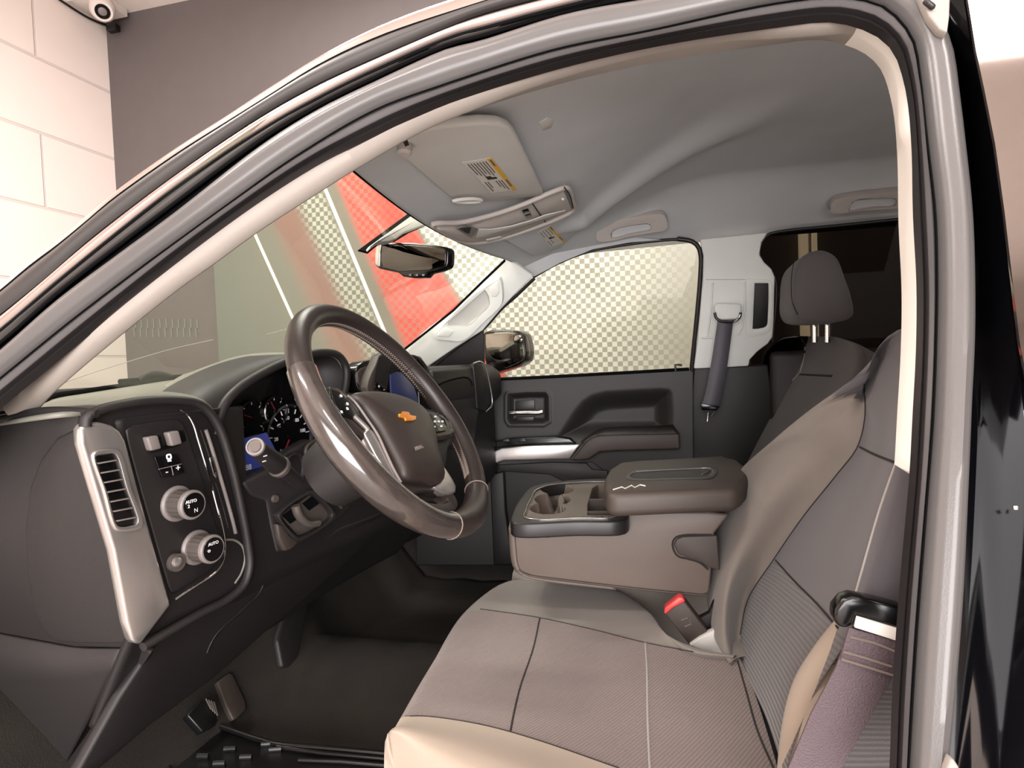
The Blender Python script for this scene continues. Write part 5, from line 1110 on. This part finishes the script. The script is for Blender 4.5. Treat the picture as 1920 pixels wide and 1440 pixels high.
lr = ring('lid_recess_frame', [(1174, 897), (1182, 886), (1192, 881), (1300, 878), (1338, 876), (1346, 880), (1340, 894), (1330, 898), (1250, 900), (1190, 901)], [(1182, 894), (1190, 887), (1200, 885), (1300, 881), (1330, 880), (1334, 883), (1328, 892), (1320, 894), (1250, 896), (1196, 897)], ZP(lz+.001), .003, M['panel'], cc, .001, n=60)
plate('lid_recess', [(1182, 895), (1192, 885), (1330, 880), (1326, 894), (1250, 897)], ZP(lz+.0008), .001, M['dashdk'], cc, 0)
tube('recess_highlight', PL([(1192, 884), (1250, 881), (1330, 878), (1316, 889)], ZP(lz+.003)), .0012, M['silver'], cc, n=24, seg=6)
tube('lid_crack', [P(p, ZP(lz+.001)) for p in [(1150, 918), (1166, 913), (1172, 916), (1184, 910), (1190, 914), (1200, 909), (1210, 911)]], .0012, M['paper'], cc, seg=5)
# ================================================================== seat belt buckle
bk = empty('seat_belt_buckle', P((1285, 1165), YP(.60)), 'dark seat belt buckle with red release button by console', 'seat belt buckle')
plate('buckle_body', [(1247, 1151), (1262, 1138), (1283, 1127), (1327, 1184), (1310, 1200), (1292, 1209)], YP(.585), .03, M['boxm2'] if 'boxm2' in M else M['boxd'], bk, .003, seg=3)
rb = plate('release_button', [(1245, 1149), (1247, 1140), (1272, 1120), (1280, 1121), (1285, 1128), (1262, 1140), (1248, 1152)], YP(.583), .024, M['red'], bk, .002); rb['label'] = 'red release button'
tube('buckle_mark', PL([(1277, 1163), (1291, 1158), (1296, 1170), (1284, 1175)], YP(.584)), .001, M['greyknob'], bk, seg=5)
plate('buckle_stalk', [(1300, 1165), (1330, 1150), (1345, 1110), (1365, 1180), (1320, 1200)], YP(.61), .02, M['dashdk'], bk, .004)
hc = plate('anchor_cover', [(1292, 1210), (1312, 1196), (1362, 1171), (1372, 1190), (1377, 1215), (1370, 1233), (1330, 1226)], YP(.575), .02, M['visor'], bk, .003); hc['label'] = 'pale grey anchor cover'
# ================================================================== driver's seat belt
sb = empty('seat_belt', P((1620, 1250), YP(.05)), 'mauve grey driver seat belt webbing hanging from black buckle tongue', 'seat belt', 'seat belts')
plate('buckle_tongue', [(1562, 1160), (1565, 1142), (1580, 1124), (1598, 1118), (1640, 1126), (1700, 1142), (1700, 1188), (1650, 1170), (1607, 1156), (1602, 1172), (1590, 1180), (1572, 1177)], YP(.03), .022, M['black'], sb, .006, seg=3)
plate('chrome_bar', [(1607, 1156), (1690, 1181), (1687, 1204), (1602, 1177)], YP(.028), .004, M['trimw'], sb, .001)
plate('webbing', [(1594, 1178), (1686, 1203), (1674, 1270), (1640, 1330), (1580, 1440), (1540, 1520), (1470, 1520), (1478, 1440), (1520, 1340), (1568, 1250)], YP(.034), .003, M['web'], sb, .0008)
plate('stitched_fold', [(1592, 1177), (1687, 1203), (1676, 1268), (1622, 1252), (1575, 1238)], YP(.031), .003, M['web'], sb, .001)
for q in ([(1594, 1194), (1640, 1206), (1680, 1222)], [(1582, 1222), (1630, 1236), (1672, 1250)], [(1578, 1236), (1630, 1252), (1674, 1266)]):
    tube('stitching', PL(q, YP(.0305)), .0012, M['stitch'], sb, n=10, seg=5)
# ================================================================== passenger seat belt
pbelt = empty('seat_belt', P((1360, 640), YP(1.5)), 'grey passenger seat belt hanging from pale pillar guide', 'seat belt', 'seat belts')
plate('belt_guide', [(1339, 574), (1344, 568), (1380, 569), (1391, 571), (1390, 592), (1383, 598), (1345, 600), (1341, 592)], YP(1.50), .03, M['trim2'], pbelt, .006, seg=3)
tube('guide_ring', PL([(1340, 586), (1343, 596), (1352, 602), (1378, 602), (1386, 596), (1389, 586)], YP(1.49)), .0045, M['black'], pbelt, n=20)
tube('guide_glint', PL([(1376, 604), (1384, 598), (1388, 590)], YP(1.483)), .003, M['chrome'], pbelt, n=8)
loft('webbing', [PL([(1346, 600), (1340, 640), (1332, 690), (1322, 740), (1314, 766)], YP(1.49)), PL([(1375, 601), (1370, 640), (1363, 690), (1353, 740), (1347, 766)], YP(1.50))], M['webd'], pbelt, n=20, thick=.002)
plate('tongue', [(1313, 756), (1350, 762), (1344, 770), (1316, 769)], YP(1.485), .01, M['black'], pbelt, .002)
tube('tongue_metal', PL([(1328, 773), (1326, 790)], YP(1.485)), .004, M['chrome'], pbelt)
tube('tongue_metal', PL([(1334, 780), (1340, 772)], YP(1.485)), .003, M['black'], pbelt)
# ================================================================== pedals and floor mat
bp_ = empty('brake_pedal', P((385, 1335), XP(-.98)), 'dark ribbed brake pedal low under the dashboard', 'pedal')
plate('pedal_pad', [(352, 1340), (378, 1312), (390, 1305), (400, 1318), (410, 1350), (405, 1360), (380, 1372)], (1, 0, .7, -.98+.07), .02, M['rubber'], bp_, .003)
for k in range(4): tube('pedal_rib', PL([(386+k*5, 1310+k*2), (396+k*4, 1330+k*4)], (1, 0, .7, -.977+.07)), .002, M['knob'], bp_, seg=6)
gp_ = empty('accelerator_pedal', P((436, 1305), XP(-1.0)), 'brown grey ribbed accelerator pedal beside the brake pedal', 'pedal')
plate('pedal_pad', [(408, 1278), (430, 1262), (437, 1264), (461, 1315), (462, 1330), (446, 1346), (438, 1350), (424, 1322)], (1, 0, .7, -1.0+.07), .015, M['boxd'], gp_, .003)
kp = empty('side_kick_panel', P((550, 1190), XP(-1.0)), 'dark kick panel tongue hanging behind the dashboard edge', 'trim panel')
plate('panel_body', [(535, 1150), (574, 1124), (580, 1128), (562, 1230), (545, 1250), (530, 1252), (520, 1200)], (1, 0, .3, -.93+.05), .02, M['dash'], kp, .008, seg=3)
fm = empty('floor_mat', (-.9, .5, .03), 'black rubber floor mat with raised edge and oval ribs', 'floor mat')
plate('mat_sheet', [(284, 1392), (300, 1378), (345, 1352), (500, 1388), (600, 1400), (728, 1412), (800, 1600), (420, 1600)], ZP(.05), .008, M['rubber'], fm, .002)
tube('mat_edge', PL([(320, 1450), (305, 1420), (287, 1394), (300, 1380), (345, 1352), (480, 1385), (520, 1396), (600, 1402), (728, 1414)], ZP(.055)), .006, M['rubber'], fm, n=50)
for q in ([(380, 1420), (385, 1423)], [(430, 1407), (436, 1409)], [(460, 1422), (466, 1424)], [(500, 1398), (507, 1399)], [(515, 1408), (522, 1409)], [(410, 1434), (416, 1436)]):
    tube('mat_rib', PL([(q[0][0]-10, q[0][1]), (q[1][0]+6, q[1][1]-3)], ZP(.053)), .008, M['rubber'], fm, flat=.5)
tube('mat_ridge', PL([(520, 1400), (600, 1412), (728, 1424)], ZP(.053)), .005, M['rubber'], fm); tube('mat_ridge', PL([(560, 1425), (640, 1428), (728, 1436)], ZP(.053)), .005, M['rubber'], fm)
